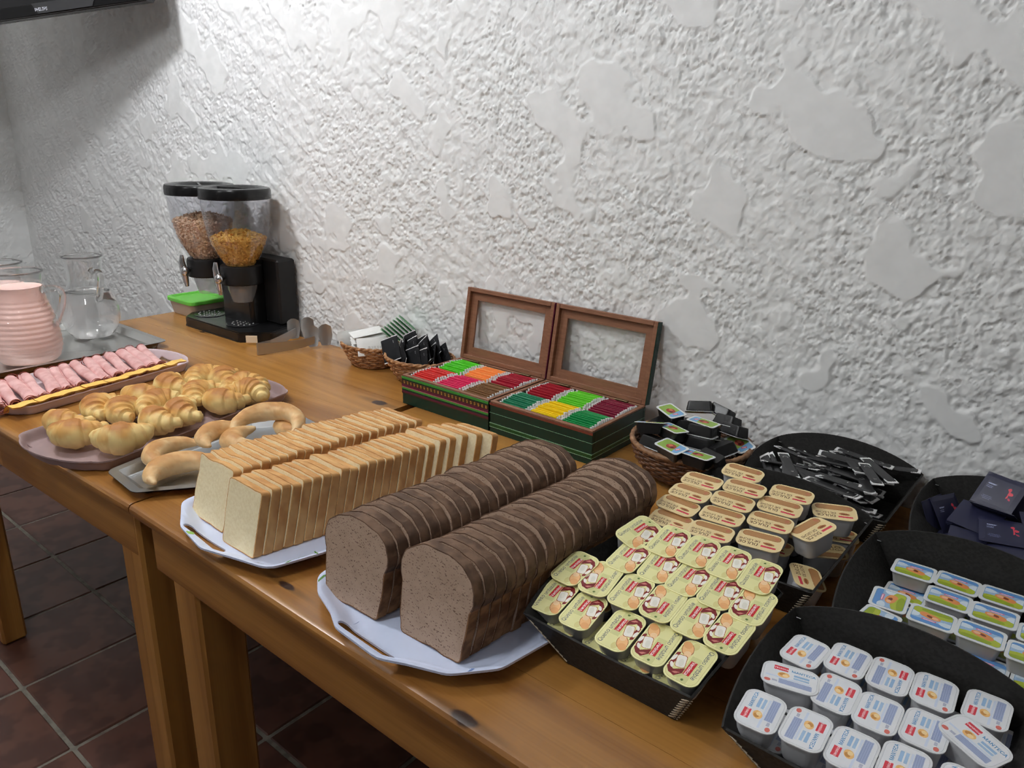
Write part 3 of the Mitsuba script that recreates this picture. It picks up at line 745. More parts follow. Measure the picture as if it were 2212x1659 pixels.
# ------------------------------------------------------------------ cereal dispenser
def dispenser():
    t = thing('cereal_dispenser', 'black double cereal dispenser with two clear hoppers of flakes beside the wall', 'cereal dispenser')
    base = smooth_poly([(-2.365, 1.205), (-2.055, 1.207), (-1.985, 1.275), (-2.025, 1.408), (-2.402, 1.408), (-2.408, 1.25)], .018)
    o = base.simplify(.0008)
    part(t, 'base', cat(extr(o.buffer(.002), .004, TZ), extr(o, .024, TZ + .004), extr(o.buffer(-.003), .003, TZ + .028)), 'black_plastic', smooth=35)
    part(t, 'column', cat(cbox((-2.345, 1.345, TZ + .031), (-2.035, 1.412, TZ + .236), .006)), 'black_satin')
    part(t, 'neck', xf(extr(sbox(-.085, -.030, .085, .03).buffer(-.014).buffer(.014, 6), .20), mv(-2.195, 1.322, TZ + .031)), 'black_plastic', smooth=35)
    part(t, 'price_tag', cbox((-2.026, 1.2005, TZ + .007), (-1.992, 1.2025, TZ + .029), .0004), 'beige_label', mv(-2.026, 1.2005, 0) @ rz(.72) @ mv(2.026 + .012, -1.2005 - .0035, 0), smooth=False, label='cream paper label stuck on the base')
    for name, (x, y), fl, top, lab in (('pale', (-2.339, 1.287), 'flakes_pale', .355, 'pale corn flakes'), ('gold', (-2.144, 1.290), 'flakes_gold', .318, 'golden corn flakes')):
        M = mv(x, y, TZ)
        prof = [(.040, .205), (.050, .222), (.068, .252), (.083, .285), (.092, .320), (.0975, .360), (.1000, .400), (.1010, .428)]
        h = part(t, 'hopper', lathe(prof, 56), 'smoke_sheet', M, smooth=True)
        lid = lathe([(.099, .418), (.1045, .418), (.1055, .426), (.1055, .442), (.102, .449), (.088, .452), (.074, .449), (.064, .440), (.050, .436), (0, .435)], 56)
        l = part(t, 'lid', lid, 'black_plastic', M, smooth=40)
        part(l, 'grip', cbox((-.066, -.0035, .436), (.066, .0035, .4505), .0012), 'black_plastic', M @ rz(.25 if name == 'gold' else -.45))
        col = lathe([(.036, .218), (.058, .218), (.061, .216), (.0625, .205), (.0625, .165), (.060, .160), (.036, .160)], 48)
        part(t, 'collar', col, 'black_satin', M, smooth=40)
        part(t, 'bracket', cbox((x - .04, y + .055, TZ + .163), (x + .04, 1.347, TZ + .214), .003), 'black_satin')
        part(t, 'spout', lathe([(.046, .160), (.044, .145), (.039, .125), (.034, .106), (.0335, .104)], 40), 'frosted_sheet', M, smooth=True)
        k = part(t, 'knob', cat(tube([(0, -.061, .186), (0, -.075, .186)], .008, 14)), 'black_satin', M, smooth=40)
        wing = []
        pts = np.array([(-.010, 0, .036), (-.008, 0, .022), (-.002, 0, .008), (.004, 0, -.006), (.010, 0, -.022), (.016, 0, -.036)])
        wing = tube(pts, [.0045, .0075, .0095, .0095, .0075, .0048], 12); wing.vertices[:, 1] *= .75; wing.apply_transform(sc(1.3))
        hub = trimesh.creation.icosphere(2, 1.0); hub.apply_transform(mv(.009, -.004, .001) @ sc(.0145, .012, .0155))
        part(k, 'wing', wing, 'chrome', M @ mv(-.004, -.081, .184) @ rz(.35) @ ry(.25), smooth=True)
        part(k, 'hub', hub, 'chrome', M @ mv(-.004, -.081, .184) @ rz(.35) @ ry(.25), smooth=True)
        # flakes inside: a heaped body with curled flakes over its whole surface
        rp = [(r - .004, z) for r, z in prof if z < top - .02]
        rt_ = float(np.interp(top - .018, [z for _, z in prof], [r for r, _ in prof])) - .004
        heap = lathe([(0, .208)] + rp + [(rt_, top - .018), (rt_ * .7, top - .006), (rt_ * .35, top + .004), (0, top + .006)], 40)
        rg = np.random.default_rng(5 if name == 'gold' else 6)
        pts, fi = trimesh.sample.sample_surface(heap, 2300, seed=9)
        nn = heap.face_normals[fi]; vs, fs = [], []
        for p, n_ in zip(pts, nn):
            if rg.random() < .15: n_ = rg.normal(size=3); n_ /= np.linalg.norm(n_)
            n_ = n_ + rg.normal(size=3) * .35; n_ /= np.linalg.norm(n_)
            a = np.cross(n_, rg.normal(size=3)); a /= np.linalg.norm(a); b = np.cross(n_, a)
            r_ = rg.uniform(.0045, .0075); q = p - n_ * .002; rad = math.hypot(q[0], q[1])
            lim = float(np.interp(q[2], [z for _, z in prof], [r for r, _ in prof])) - .003
            if rad > lim - .003: q = np.array([q[0] * (lim - .004) / rad, q[1] * (lim - .004) / rad, q[2]])
            o_ = len(vs); vs.append(q + n_ * .0016)
            for j in range(6):
                g = j * PI / 3; s_ = r_ * rg.uniform(.7, 1.1); w_ = q + a * s_ * math.cos(g) + b * s_ * math.sin(g) * .75 + n_ * rg.uniform(-.0018, .0012)
                rw = math.hypot(w_[0], w_[1])
                lw_ = float(np.interp(w_[2], [z for _, z in prof], [r for r, _ in prof])) - .0015
                if rw > lw_: w_ = np.array([w_[0] * lw_ / rw, w_[1] * lw_ / rw, w_[2]])
                vs.append(w_)
            fs += [(o_, o_ + 1 + j, o_ + 1 + (j + 1) % 6) for j in range(6)]
        inner = heap.copy(); c_ = inner.vertices.mean(0); inner.vertices = (inner.vertices - c_) * .93 + c_
        tag(part(t, 'corn_flakes', cat(inner, tm(vs, fs)), fl, M, smooth=False), lab, kind='stuff')
        # drip grate with raised studs
        g = part(t, 'grate', lathe([(.056, .0312), (.058, .0325), (.054, .0335), (0, .0335)], 40), 'black_gloss', mv(x, y - .012 if name == 'gold' else y - .008, TZ) @ sc(.92, .85, 1), smooth=40)
        for j in range(19):
            rr_, aa = (0, 0) if j == 0 else ((.019, j * PI / 3) if j < 7 else (.038, j * PI / 6))
            st = trimesh.creation.icosphere(1, .0030)
            part(g, 'stud', st, 'chrome', mv(x + rr_ * .92 * math.cos(aa), y - .010 + rr_ * .85 * math.sin(aa), TZ + .0335), smooth=True)
        if name == 'gold':
            n = 26; vs, fs = [], []
            for j in range(n):
                p = np.array([rg.normal() * .012, rg.normal() * .012, .128 + rg.random() * .012]); a = rg.normal(size=3); a /= np.linalg.norm(a); b = np.cross(a, rg.normal(size=3)); b /= np.linalg.norm(b)
                o_ = len(vs); vs += [p, p + a * .007, p + (a + b) * .006, p + b * .007]; fs += [(o_, o_ + 1, o_ + 2), (o_, o_ + 2, o_ + 3)]
            tag(part(t, 'fallen_flakes', tm(vs, fs), fl, M, smooth=False), 'few flakes left in the spout', kind='stuff')
dispenser()

# ------------------------------------------------------------------ lidded box behind the dispenser
def lidded_box():
    t = thing('food_container', 'cloudy plastic food container with a bright green lid behind the dispenser', 'food container')
    x0, x1, y0, y1 = -2.590, -2.424, 1.262, 1.395
    c = ((x0 + x1) / 2, (y0 + y1) / 2); w, d = x1 - x0, y1 - y0
    M = mv(c[0], c[1], TZ)
    part(t, 'body', loft([ring3(rr(w * .86, d * .84, .02), 0), ring3(rr(w * .90, d * .88, .02), .004), ring3(rr(w, d, .02), .050)]), 'cloudy_plastic', M, smooth=40)
    part(t, 'lid', loft([ring3(rr(w + .008, d + .008, .022), .046), ring3(rr(w + .010, d + .010, .023), .049), ring3(rr(w + .010, d + .010, .023), .057), ring3(rr(w + .004, d + .004, .02), .0595),
                         ring3(rr(w - .016, d - .016, .016), .0595), ring3(rr(w - .024, d - .024, .014), .0545)], True, True), 'green_lid', M, smooth=35)
lidded_box()

# ------------------------------------------------------------------ tongs
def strip(path, h, th, taper=None):
    """A band of sheet metal standing on edge along a path of (x, y, z_mid)."""
    p = np.asarray(path, float); tng = np.gradient(p, axis=0); tng[:, 2] = 0; tng /= np.linalg.norm(tng, axis=1, keepdims=True)
    nrm = np.column_stack([-tng[:, 1], tng[:, 0], np.zeros(len(p))]); hh = np.broadcast_to(h, (len(p),)); rings = []
    for k in range(len(p)):
        a, b = nrm[k] * th / 2, np.array([0, 0, hh[k] / 2])
        rings.append([p[k] - a - b, p[k] + a - b, p[k] + a + b, p[k] - a + b])
    return loft(rings)
def tongs():
    t = thing('serving_tongs', 'stainless steel serving tongs lying between the dispenser and the wicker baskets', 'tongs')
    zc = TZ + .019
    sp = lambda pts, n=26: np.column_stack([np.interp(np.linspace(0, 1, n), np.linspace(0, 1, len(pts)), [q[k] for q in pts]) for k in range(3)])
    front = sp([(-1.889, 1.172, zc), (-1.872, 1.205, zc), (-1.855, 1.245, zc + .001), (-1.838, 1.285, zc + .004), (-1.832, 1.320, zc + .010)])
    rear = sp([(-1.895, 1.174, zc), (-1.900, 1.215, zc), (-1.915, 1.255, zc + .003), (-1.925, 1.295, zc + .010), (-1.930, 1.325, zc + .016)])
    bend = np.array([(-1.889 - .003 * (1 - math.cos(a)), 1.172 - .006 * math.sin(a), zc) for a in np.linspace(0, PI, 9)])
    part(t, 'spring', strip(bend, .034, .0028), 'tong_steel', smooth=40)
    part(t, 'arm', strip(front, np.linspace(.034, .022, 26), .0026), 'tong_steel', smooth=40)
    part(t, 'arm', strip(rear, np.linspace(.034, .022, 26), .0026), 'tong_steel', smooth=40)
    def lobe(p, ang, lean, s):
        o = smooth_poly([(-.013, -.004), (.013, -.004), (.021, .026), (.019, .052), (.006, .060), (-.006, .060), (-.019, .052), (-.021, .026)], .006)
        m = warp(o, .0013, .004, lambda x, y: 10 * x * x + 2.0 * y * y)
        return xf(m, mv(*p) @ rz(ang) @ rx(PI / 2 - lean) @ sc(s))
    for p, ang, lean, s in (((-1.838, 1.318, TZ + .010), 1.15, .35, .98), ((-1.812, 1.345, TZ + .014), 1.15, .25, .98), ((-1.935, 1.322, TZ + .016), 1.25, .30, .95), ((-1.905, 1.350, TZ + .018), 1.25, .22, 1.0)):
        part(t, 'claw', lobe(p, ang, lean, s), 'tong_steel', smooth=40)
tongs()

# ------------------------------------------------------------------ wicker
def wicker(name, label, cat_, x, y, prof, n_stakes, rows, amp, rod, bsdf, rim_bsdf, rim_r, sx=1.0, sy=1.0, ang=0.0, wraps=0):
    """A basket of woven rods: stakes, rows of weavers going in and out round them, a base disc and a bound rim."""
    t = thing(name, label, cat_)
    M = mv(x, y, TZ) @ rz(ang) @ sc(sx, sy, 1)
    pr = np.array(prof); zt, rt_ = pr[:, 1], pr[:, 0]
    R = lambda z: np.interp(z, zt, rt_)
    part(t, 'base', lathe([(0, .0012), (R(0) + .002, .0012), (R(0) + .003, .004), (0, .005)], 36), bsdf, M, smooth=35)
    H = zt[-1]; seg = n_stakes * 4
    for k in range(rows):
        z = .004 + (H - .008) * (k + .5) / rows
        a = np.arange(seg) * 2 * PI / seg
        r = R(z) + amp * np.sin(n_stakes * a / 2 + (PI if k % 2 else 0))
        pts = np.column_stack([r * np.cos(a), r * np.sin(a), z + .0008 * np.sin(3 * a + k)])
        part(t, 'weaver', tube(pts, rod, 6, closed=True), bsdf, M, smooth=True)
    for k in range(n_stakes):
        a = (k + .5) * 2 * PI / n_stakes
        zz = np.linspace(.002, H - .002, 6)
        part(t, 'stake', tube(np.column_stack([R(zz) * math.cos(a), R(zz) * math.sin(a), zz]), rod * .7, 5), bsdf, M, smooth=True)
    a = np.linspace(0, 2 * PI, 140, endpoint=False)
    for ph in ((0, PI) if not wraps else (0,)):
        rm = rt_[-1] + (.0022 * np.cos(14 * a + ph) if not wraps else 0 * a)
        rz_ = H + (.0022 * np.sin(14 * a + ph) if not wraps else 0 * a)
        rad = rim_r if not wraps else rim_r * (1 + .10 * np.sign(np.sin(wraps * a)))
        part(t, 'rim', tube(np.column_stack([rm * np.cos(a), rm * np.sin(a), rz_]), rad, 9, closed=True), rim_bsdf, M, smooth=True)
    return t
wicker('wicker_basket', 'small light wicker basket of white packets between the tongs and the other basket', 'basket', -1.588, 1.330, [(.055, 0), (.070, .02), (.083, .045), (.090, .062)], 26, 9, .0026, .0027, 'wicker', 'wicker', .0032, 1.0, .78, .12)
wicker('wicker_basket', 'small light wicker basket of black sachets touching the left tea box', 'basket', -1.388, 1.322, [(.056, 0), (.074, .02), (.088, .045), (.098, .064)], 26, 9, .0026, .0027, 'wicker', 'wicker', .0034, 1.0, .78, .08)
wicker('wicker_bowl', 'dark brown wicker bowl full of black jam portions behind the brown bread', 'bowl', -.583, 1.258, [(.060, 0), (.084, .018), (.101, .04), (.108, .062), (.110, .074)], 44, 13, .0018, .0028, 'wicker_dark', 'wicker_rim', .0052, 1.0, 1.0, 0, 70)

# packets in the baskets
def pillow(w, h, d, n=7, e=.06):
    """A sealed flat packet: thin at its rim, padded in the middle; lies in xy, thickness along z."""
    u = np.linspace(-1, 1, n)
    gx_, gy_ = np.meshgrid(u, u); prof = np.clip((1 - gx_ ** 4) * (1 - gy_ ** 4), 0, 1) ** .6
    tz = .0004 + d / 2 * prof
    v = np.vstack([np.column_stack([gx_.ravel() * w / 2, gy_.ravel() * h / 2, s * tz.ravel()]) for s in (1, -1)])
    f = []
    for s in (0, 1):
        o_ = s * n * n
        for i in range(n - 1):
            for j in range(n - 1):
                q = [o_ + i * n + j, o_ + i * n + j + 1, o_ + (i + 1) * n + j + 1, o_ + (i + 1) * n + j]
                if s: q = q[::-1]
                f += [(q[0], q[1], q[2]), (q[0], q[2], q[3])]
    ed = [i for i in range(n)] + [i * n + n - 1 for i in range(1, n)] + [(n - 1) * n + j for j in range(n - 2, -1, -1)] + [i * n for i in range(n - 2, 0, -1)]
    for a, b in zip(ed, ed[1:] + ed[:1]): f += [(a, n * n + a, n * n + b), (a, n * n + b, b)]
    return tm(v, f)
def bar(x, y, w, h, z=.0): return box((x - w / 2, y - h / 2, z), (x + w / 2, y + h / 2, z + .0003))

rng = random.Random(21)
white_pack = ply(pillow(.088, .052, .006), 'white_paper', smooth=50)
WP = ['frontmost, leaning on the basket rim', 'second from the front', 'third from the front', 'fourth from the front', 'fifth from the front', 'sixth from the front', 'hindmost, against the green packets']
for i in range(7):
    t = thing('paper_packet', f'long white paper packet in the left wicker basket, {WP[i]}', 'packet', 'white packets in the left basket')
    if i == 0: M = mv(-1.545, 1.302, TZ + .066) @ rz(1.02) @ rx(.95)
    else: M = mv(-1.600 + .003 * (i % 3), 1.325 + .004 * (i % 2), TZ + .045 + .0078 * i) @ rz(1.10 + .07 * math.sin(2.4 * i)) @ rx(.10 + .05 * (i % 3)) @ ry(-.12)
    part(t, 'wrapper', white_pack, None, M)
    if i == 0:
        for k, (bx, w) in enumerate(((-.012, .006), (-.004, .005), (.003, .006), (.011, .005), (.019, .006))): part(t, 'grey_print', bar(bx, -.004, w, .008, .0031), 'grey_paper', M, smooth=False)
for k, (dx, a) in enumerate(((-.075, 1.35), (-.062, 1.15))):
    t = thing('paper_packet', ['white paper packet upright at the left end of the left basket', 'white paper packet slanting beside the left end packet'][k], 'packet', 'white packets in the left basket')
    part(t, 'wrapper', white_pack, None, mv(-1.588 + dx, 1.318 - .014 * k, TZ + .066) @ rz(1.35 + .2 * k) @ rx(a) @ sc(.8))
mat('green_foil', srgb(40, 105, 60), 0.4, 0.5); mat('pale_green', srgb(175, 205, 180), 0.5, 0.4)
gp = colored([(xf(pillow(.062, .050, .0045), np.eye(4)), srgb(45, 110, 62)), (box((-.032, -.0262, -.0007), (.032, -.0225, .0007)), srgb(190, 210, 190)), (box((-.032, .0225, -.0007), (.032, .0262, .0007)), srgb(190, 210, 190)), (box((-.0325, -.0225, -.0007), (-.0295, .0225, .0007)), srgb(190, 210, 190))])
gp_ply = ply(gp[0], 'vc', smooth=False, color=gp[1])
e_ = np.array([.776, .63, -.9]); e_ /= np.linalg.norm(e_); n_ = np.array([.43, .62, .80]); n_ -= e_ * (n_ @ e_); n_ /= np.linalg.norm(n_)
GF = np.eye(4); GF[:3, 0], GF[:3, 1], GF[:3, 2] = e_, np.cross(n_, e_), n_     # leaning stack, seen edge on
for i in range(7):
    t = thing('tea_packet', f'{ORD[i]} of the upright green packets with pale edges in the left basket', 'packet', 'green packets in the left basket')
    part(t, 'wrapper', gp_ply, None, mv(-1.530 + .0058 * i, 1.348 + .0056 * i, TZ + .088 + .0062 * i) @ GF)
bs = colored([(pillow(.064, .050, .004), (.007, .0075, .009)), (box((-.0335, -.025, -.0005), (-.0305, .025, .0005)), (.66, .66, .66)), (box((.0305, -.025, -.0005), (.0335, .025, .0005)), (.66, .66, .66))]
             + [(bar(-.008 + .001 * k, .012 - .006 * k, .026 - .006 * k, .0014, .0019), (.20, .20, .21)) for k in range(3)])
bs_ply = ply(bs[0], 'vc_matte', smooth=False, color=bs[1])
for i in range(18):
    a = i / 17
    lab = 'black sachet with white ends standing in the wicker basket beside the left tea box'
    if i == 0: lab = 'leftmost black sachet with faint text, leaning on the rim of the right basket'
    t = thing('sugar_sachet', lab, 'sachet', 'black sachets in the right basket')
    part(t, 'wrapper', bs_ply, None, mv(-1.455 + .128 * a + rng.uniform(-.004, .004), 1.292 + .058 * ((i * 7) % 5) / 4 - (.006 if i == 0 else 0), TZ + .064 + rng.uniform(-.004, .022)) @
         rz(-.5 + rng.uniform(-.5, .5) if i else -.5) @ ry(rng.uniform(.5, 1.15) if i else .9) @ rx(1.25 + rng.uniform(-.3, .3) if i else .75) @ sc(1.02))

# ------------------------------------------------------------------ tea boxes
TEA_L = [[((205, 45, 40), 'red'), ((215, 40, 90), 'pink'), ((115, 80, 48), 'brown')], [((80, 200, 40), 'light green'), ((250, 150, 75), 'orange'), ((160, 25, 45), 'dark red')]]
TEA_R = [[((30, 115, 80), 'sea green'), ((240, 205, 20), 'yellow'), ((15, 130, 65), 'emerald green')], [((155, 25, 40), 'crimson'), ((100, 205, 45), 'lime green'), ((120, 25, 50), 'wine red')]]
BH = .0725
def tea_box(side, label, x0, x1, grid):
    t = thing('tea_box', label, 'tea box')
    y0, y1, w = 1.172, 1.376, .009
    z0, z1 = TZ, TZ + BH
    part(t, 'bottom', box((x0 + w, y0 + w, z0 + .0005), (x1 - w, y1 - w, z0 + .006)), 'cedar', smooth=False)
    for nm, lo, hi in (('front_wall', (x0, y0, z0), (x1, y0 + w, z1)), ('back_wall', (x0, y1 - w, z0), (x1, y1, z1)), ('side_wall', (x0, y0 + w, z0), (x0 + w, y1 - w, z1)), ('side_wall', (x1 - w, y0 + w, z0), (x1, y1 - w, z1))):
        part(t, nm, cbox((lo[0], lo[1], lo[2]), (hi[0], hi[1], hi[2] - .004), .0008), 'box_green', smooth=False)
        part(t, 'wooden_edge', cbox((lo[0] + (.0002 if side == 'R' else .001), lo[1] + .0002, z1 - .0039), (hi[0] - .0002, hi[1] - .0002, z1), .0006), 'cedar', smooth=False)
    for k in (1, 2):
        xx = x0 + w + (x1 - x0 - 2 * w) * k / 3
        part(t, 'divider', box((xx - .0015, y0 + w + .0003, z0 + .006), (xx + .0015, y1 - w - .0003, z1 - .008)), 'cedar', smooth=False)
    part(t, 'cross_divider', box((x0 + w + .0003, (y0 + y1) / 2 - .0015, z0 + .006), (x1 - w - .0003, (y0 + y1) / 2 + .0015, z1 - .0085)), 'cedar', smooth=False)
    def band(zl, zh, b, pr=.0009, faces='fs'):
        part(t, 'inlay_band', box((x0 - pr, y0 - pr, z0 + zl), (x1 + pr, y0 - .00002, z0 + zh)), b, smooth=False)
        if 's' in faces:
            part(t, 'inlay_band', box((x1 + .00002, y0 + .0001, z0 + zl), (x1 + pr, y1 - .001, z0 + zh)), b, smooth=False)
            part(t, 'inlay_band', box((x0 - pr, y0 + .0001, z0 + zl), (x0 - .00002, y1 - .001, z0 + zh)), b, smooth=False)
    if side == 'R':
        band(.0630, .0685, 'cedar_dark', faces='f')
        band(.0455, .0462, 'box_line'); band(.0130, .0145, 'box_line'); band(.0215, .0230, 'box_line'); band(.0146, .0214, 'box_stripe', .0006)
    else:
        for zl, zh, b in ((.0628, .0680, 'cloth_lime'), (.0598, .0627, 'cloth_dark'), (.0500, .0597, 'cloth_brown'), (.0440, .0499, 'cloth_wine'), (.0415, .0439, 'cloth_pink'), (.0375, .0414, 'cloth_lime'), (.0335, .0374, 'cloth_dark'),
                          (.0290, .0334, 'cloth_wine'), (.0262, .0289, 'cloth_brown')):
            part(t, 'woven_band', box((x0 - .0009, y0 - .0009, z0 + zl), (x1 + .0002, y0 - .00002, z0 + zh)), b, smooth=False)
        v, f = text2('S', .0066, True); ms = []
        for k in range(24):
            m = tm(np.column_stack([v * [.95, 1], np.zeros(len(v))]), f); m.apply_transform(mv(x0 + .008 + k * (x1 - x0 - .014) / 23, y0 - .00105, z0 + .0549) @ rx(PI / 2)); ms.append(m)
        tag(part(t, 'woven_motif', cat(ms), 'cloth_gold', smooth=False), 'row of small golden S motifs', kind='stuff')
    # lid: deep frame with a glass pane, hinged at the back and leaning on the wall
    hz = z0 + BH + .0010
    lean = math.atan2(.030, .178)
    ML = mv(x0, y1 - .004, hz) @ rx(-lean)
    W, H, D, fwid = x1 - x0, .180, .016, .030
    lid = part(t, 'lid', cbox((0, 0, 0), (.010, D, H), .0008), 'cedar', ML, smooth=False)
    for lo, hi in (((W - .010, 0, 0), (W, D, H)), ((.0102, 0, 0), (W - .0102, D, .010)), ((.0102, 0, H - .010), (W - .0102, D, H))):
        part(lid, 'rail', cbox(lo, hi, .0008), 'cedar', ML, smooth=False)
    for lo, hi in (((.0102, D - .006, .0102), (fwid, D - .001, H - .0102)), ((W - fwid, D - .006, .0102), (W - .0102, D - .001, H - .0102)), ((fwid + .0002, D - .006, .0102), (W - fwid - .0002, D - .001, fwid)), ((fwid + .0002, D - .006, H - fwid), (W - fwid - .0002, D - .001, H - .0102))):
        part(lid, 'inner_frame', box(lo, hi), 'cedar', ML, smooth=False)
    pane = tm([(fwid - .004, D - .0005, fwid - .004), (W - fwid + .004, D - .0005, fwid - .004), (W - fwid + .004, D - .0005, H - fwid + .004), (fwid - .004, D - .0005, H - fwid + .004)], [(0, 1, 2), (0, 2, 3)])
    part(lid, 'glass_pane', pane, 'glass_sheet', ML, smooth=False)
    part(lid, 'outer_skin', cbox((W + .0002, -.0003, 0), (W + .0022, D, H), .0004), 'box_green' if side == 'R' else 'cloth_wine', ML, smooth=False)
    for hx in (.055, W - .055):
        part(t, 'hinge', cbox((x0 + hx - .016, y1 - .0135, hz - .001), (x0 + hx + .016, y1 - .0043, hz + .0012), .0004), 'brass', smooth=False)
    # tea sachets, each one standing in its compartment
    cw, cd = (x1 - x0 - 2 * w) / 3, (y1 - y0 - 2 * w) / 2
    for r in range(2):
        for c in range(3):
            colr, cname = grid[r][c]
            key = (side, r, c); sw = cw - .016
            body = box((-sw / 2, -.0021, -.052), (sw / 2, .0021, .0016))
            body.vertices[:, 1] *= np.where(body.vertices[:, 2] > 0, .75, 1)
            mats = srgb(*colr)
            n = 11; pitch = (cd - .006) / n
            mkey = 'tea_' + cname.replace(' ', '_')
            if mkey not in scene: mat(mkey, mats, 0.42, 0.45)
            pb = ply(body, mkey, smooth=False)
            pe = [ply(box((s * sw / 2 + (-.0048 if s < 0 else 0), -.0011, -.050), (s * sw / 2 + (0 if s < 0 else .0048), .0011, .0024)), 'white_paper', smooth=False) for s in (-1, 1)]
            for i in range(n):
                u = thing('tea_sachet', f'{ORD[i]} {cname} tea sachet from the front, {"left" if side == "L" else "right"} tea box', 'tea sachet', f'{cname} sachets in the {"left" if side == "L" else "right"} tea box')
                mx = x0 + w + cw * (c + .5) + rng.uniform(-.0012, .0012); my = y0 + w + cd * r + .004 + pitch * (i + .5)
                M = mv(mx, my, z0 + BH - .0035 + .004 * math.sin(PI * i / (n - 1)) + rng.uniform(-.0014, .0014)) @ rx(rng.uniform(-.05, .05)) @ ry(rng.uniform(-.015, .015))
                part(u, 'envelope', pb, None, M)
                for p in pe: part(u, 'crimped_end', p, None, M)
    return t
for k, c in (('cloth_lime', (60, 130, 50)), ('cloth_dark', (25, 45, 28)), ('cloth_brown', (60, 38, 22)), ('cloth_wine', (85, 25, 45)), ('cloth_pink', (150, 100, 100)), ('cloth_gold', (190, 140, 70))):
    mat(k, srgb(*c), 0.8, 0.2)
tea_box('L', 'wooden tea box with a woven striped band and golden S motifs, lid open', -1.291, -1.0185, TEA_L)
tea_box('R', 'dark green tea box with pale green lines, glass lid open, nearer the black trays', -1.0135, -.7485, TEA_R)

# ------------------------------------------------------------------ black stitched trays
def leather_tray(label, x0, x1, y0, y1, flare=(.070, .028)):
    """Base and four flared panels: low front, sides that rise in a curve, a back that arches; laced together at the corners."""
    t = thing('leatherette_tray', label, 'tray')
    fl, th = .022, .003
    fa, fb = flare
    B = [np.array(p) for p in ((x0 + fa, y0 + fl * .8, TZ + .0006), (x1 - fb, y0 + fl * .8, TZ + .0006), (x1 - fb, y1 - fl * .6, TZ + .0006), (x0 + fa * .6, y1 - fl * .6, TZ + .0006))]
    hr = .062
    Tt = [np.array(p) for p in ((x0, y0, TZ + hr), (x1, y0, TZ + hr), (x1, y1, TZ + hr), (x0, y1, TZ + hr))]
    part(t, 'base', extr(Polygon([p[:2] for p in B]).buffer(-.0005), th, TZ + .0006), 'leatherette', smooth=False)
    def panel(nm, a, b, top, n=26, m=5):
        us, sg = np.linspace(0, 1, n), np.linspace(0, 1, m)
        P = np.zeros((n, m, 3))
        for i, u in enumerate(us):
            p0 = B[a] * (1 - u) + B[b] * u; p1 = Tt[a] * (1 - u) + Tt[b] * u
            for j, q in enumerate(sg): P[i, j] = p0 + (p1 - p0) * q * top(u) / hr
        e = (B[b] - B[a]) / np.linalg.norm(B[b] - B[a]); nrm = np.cross(e, (Tt[a] + Tt[b] - B[a] - B[b])); nrm /= np.linalg.norm(nrm)
        cen = sum(B) / 4
        if nrm @ (cen - B[a]) < 0: nrm = -nrm
        inn = P + nrm * th; idx = lambda i, j, s: s * n * m + i * m + j
        v = np.vstack([P.reshape(-1, 3), inn.reshape(-1, 3)]); f = []
        for i in range(n - 1):
            for j in range(m - 1):
                q = [idx(i, j, 0), idx(i + 1, j, 0), idx(i + 1, j + 1, 0), idx(i, j + 1, 0)]; f += [(q[0], q[1], q[2]), (q[0], q[2], q[3])]
                q = [idx(i, j, 1), idx(i, j + 1, 1), idx(i + 1, j + 1, 1), idx(i + 1, j, 1)]; f += [(q[0], q[1], q[2]), (q[0], q[2], q[3])]
        rim = [(i, 0) for i in range(n)] + [(n - 1, j) for j in range(1, m)] + [(i, m - 1) for i in range(n - 2, -1, -1)] + [(0, j) for j in range(m - 2, 0, -1)]
        for (i, j), (k, l) in zip(rim, rim[1:] + rim[:1]): f += [(idx(i, j, 0), idx(i, j, 1), idx(k, l, 1)), (idx(i, j, 0), idx(k, l, 1), idx(k, l, 0))]
        m_ = tm(v, f); m_.fix_normals()
        part(t, nm, m_, 'leatherette', smooth=35)
    panel('front_panel', 0, 1, lambda u: .0480 + .0040 * (1 - math.sin(PI * u)))
    panel('side_panel', 3, 0, lambda u: .0525 + .0135 * math.cos(PI * u / 2) ** .8 + .006 * math.sin(PI * u))
    panel('side_panel', 1, 2, lambda u: .0525 + .0135 * math.sin(PI * u / 2) ** .8 + .006 * math.sin(PI * u))
    panel('back_panel', 2, 3, lambda u: .0660 + .0310 * math.sin(PI * u) ** .9)
    # lacing over the front corners: a cord in zigzag from rim to foot
    for a, (sx, sy) in ((0, (-1, -1)), (1, (1, -1))):
        pts, nst = [], 9
        for k in range(nst * 2 + 1):
            q = .90 - .84 * k / (nst * 2); p = B[a] + (Tt[a] - B[a]) * q * .0525 / hr
            off = np.array([-.0085 * sx, sy * .0012, .0]) if k % 2 else np.array([.0016 * sx, -.0030 * sy, -.001])
            pts.append(p + off + np.array([0, sy * .0010, 0]))
        part(t, 'lacing', tube(pts, .00075, 5), 'thread', smooth=True)
    for xx in (x0 + .004, x1 - .004):
        part(t, 'staple', cbox((xx - .004 if xx > x0 + .01 else xx, y1 - .0085, TZ + .0600), (xx if xx > x0 + .01 else xx + .006, y1 - .0070, TZ + .0610), .0002), 'steel_dull', smooth=False)
    return t
leather_tray('black stitched tray of cream cheese tubs beside the brown bread plate', -.508, -.262, .640, .880)
leather_tray('black stitched tray of caramel spread tubs in front of the wicker bowl', -.500, -.232, .925, 1.172)
leather_tray('black stitched tray of black stick sachets against the wall', -.470, -.212, 1.200, 1.408)
leather_tray('black stitched tray of white butter tubs, nearest the camera', -.236, .022, .622, .858)
leather_tray('black stitched tray of blue and green jam portions', -.214, .045, .893, 1.128)
leather_tray('black stitched tray of navy blue sachets at the right picture edge', -.192, .065, 1.188, 1.400)

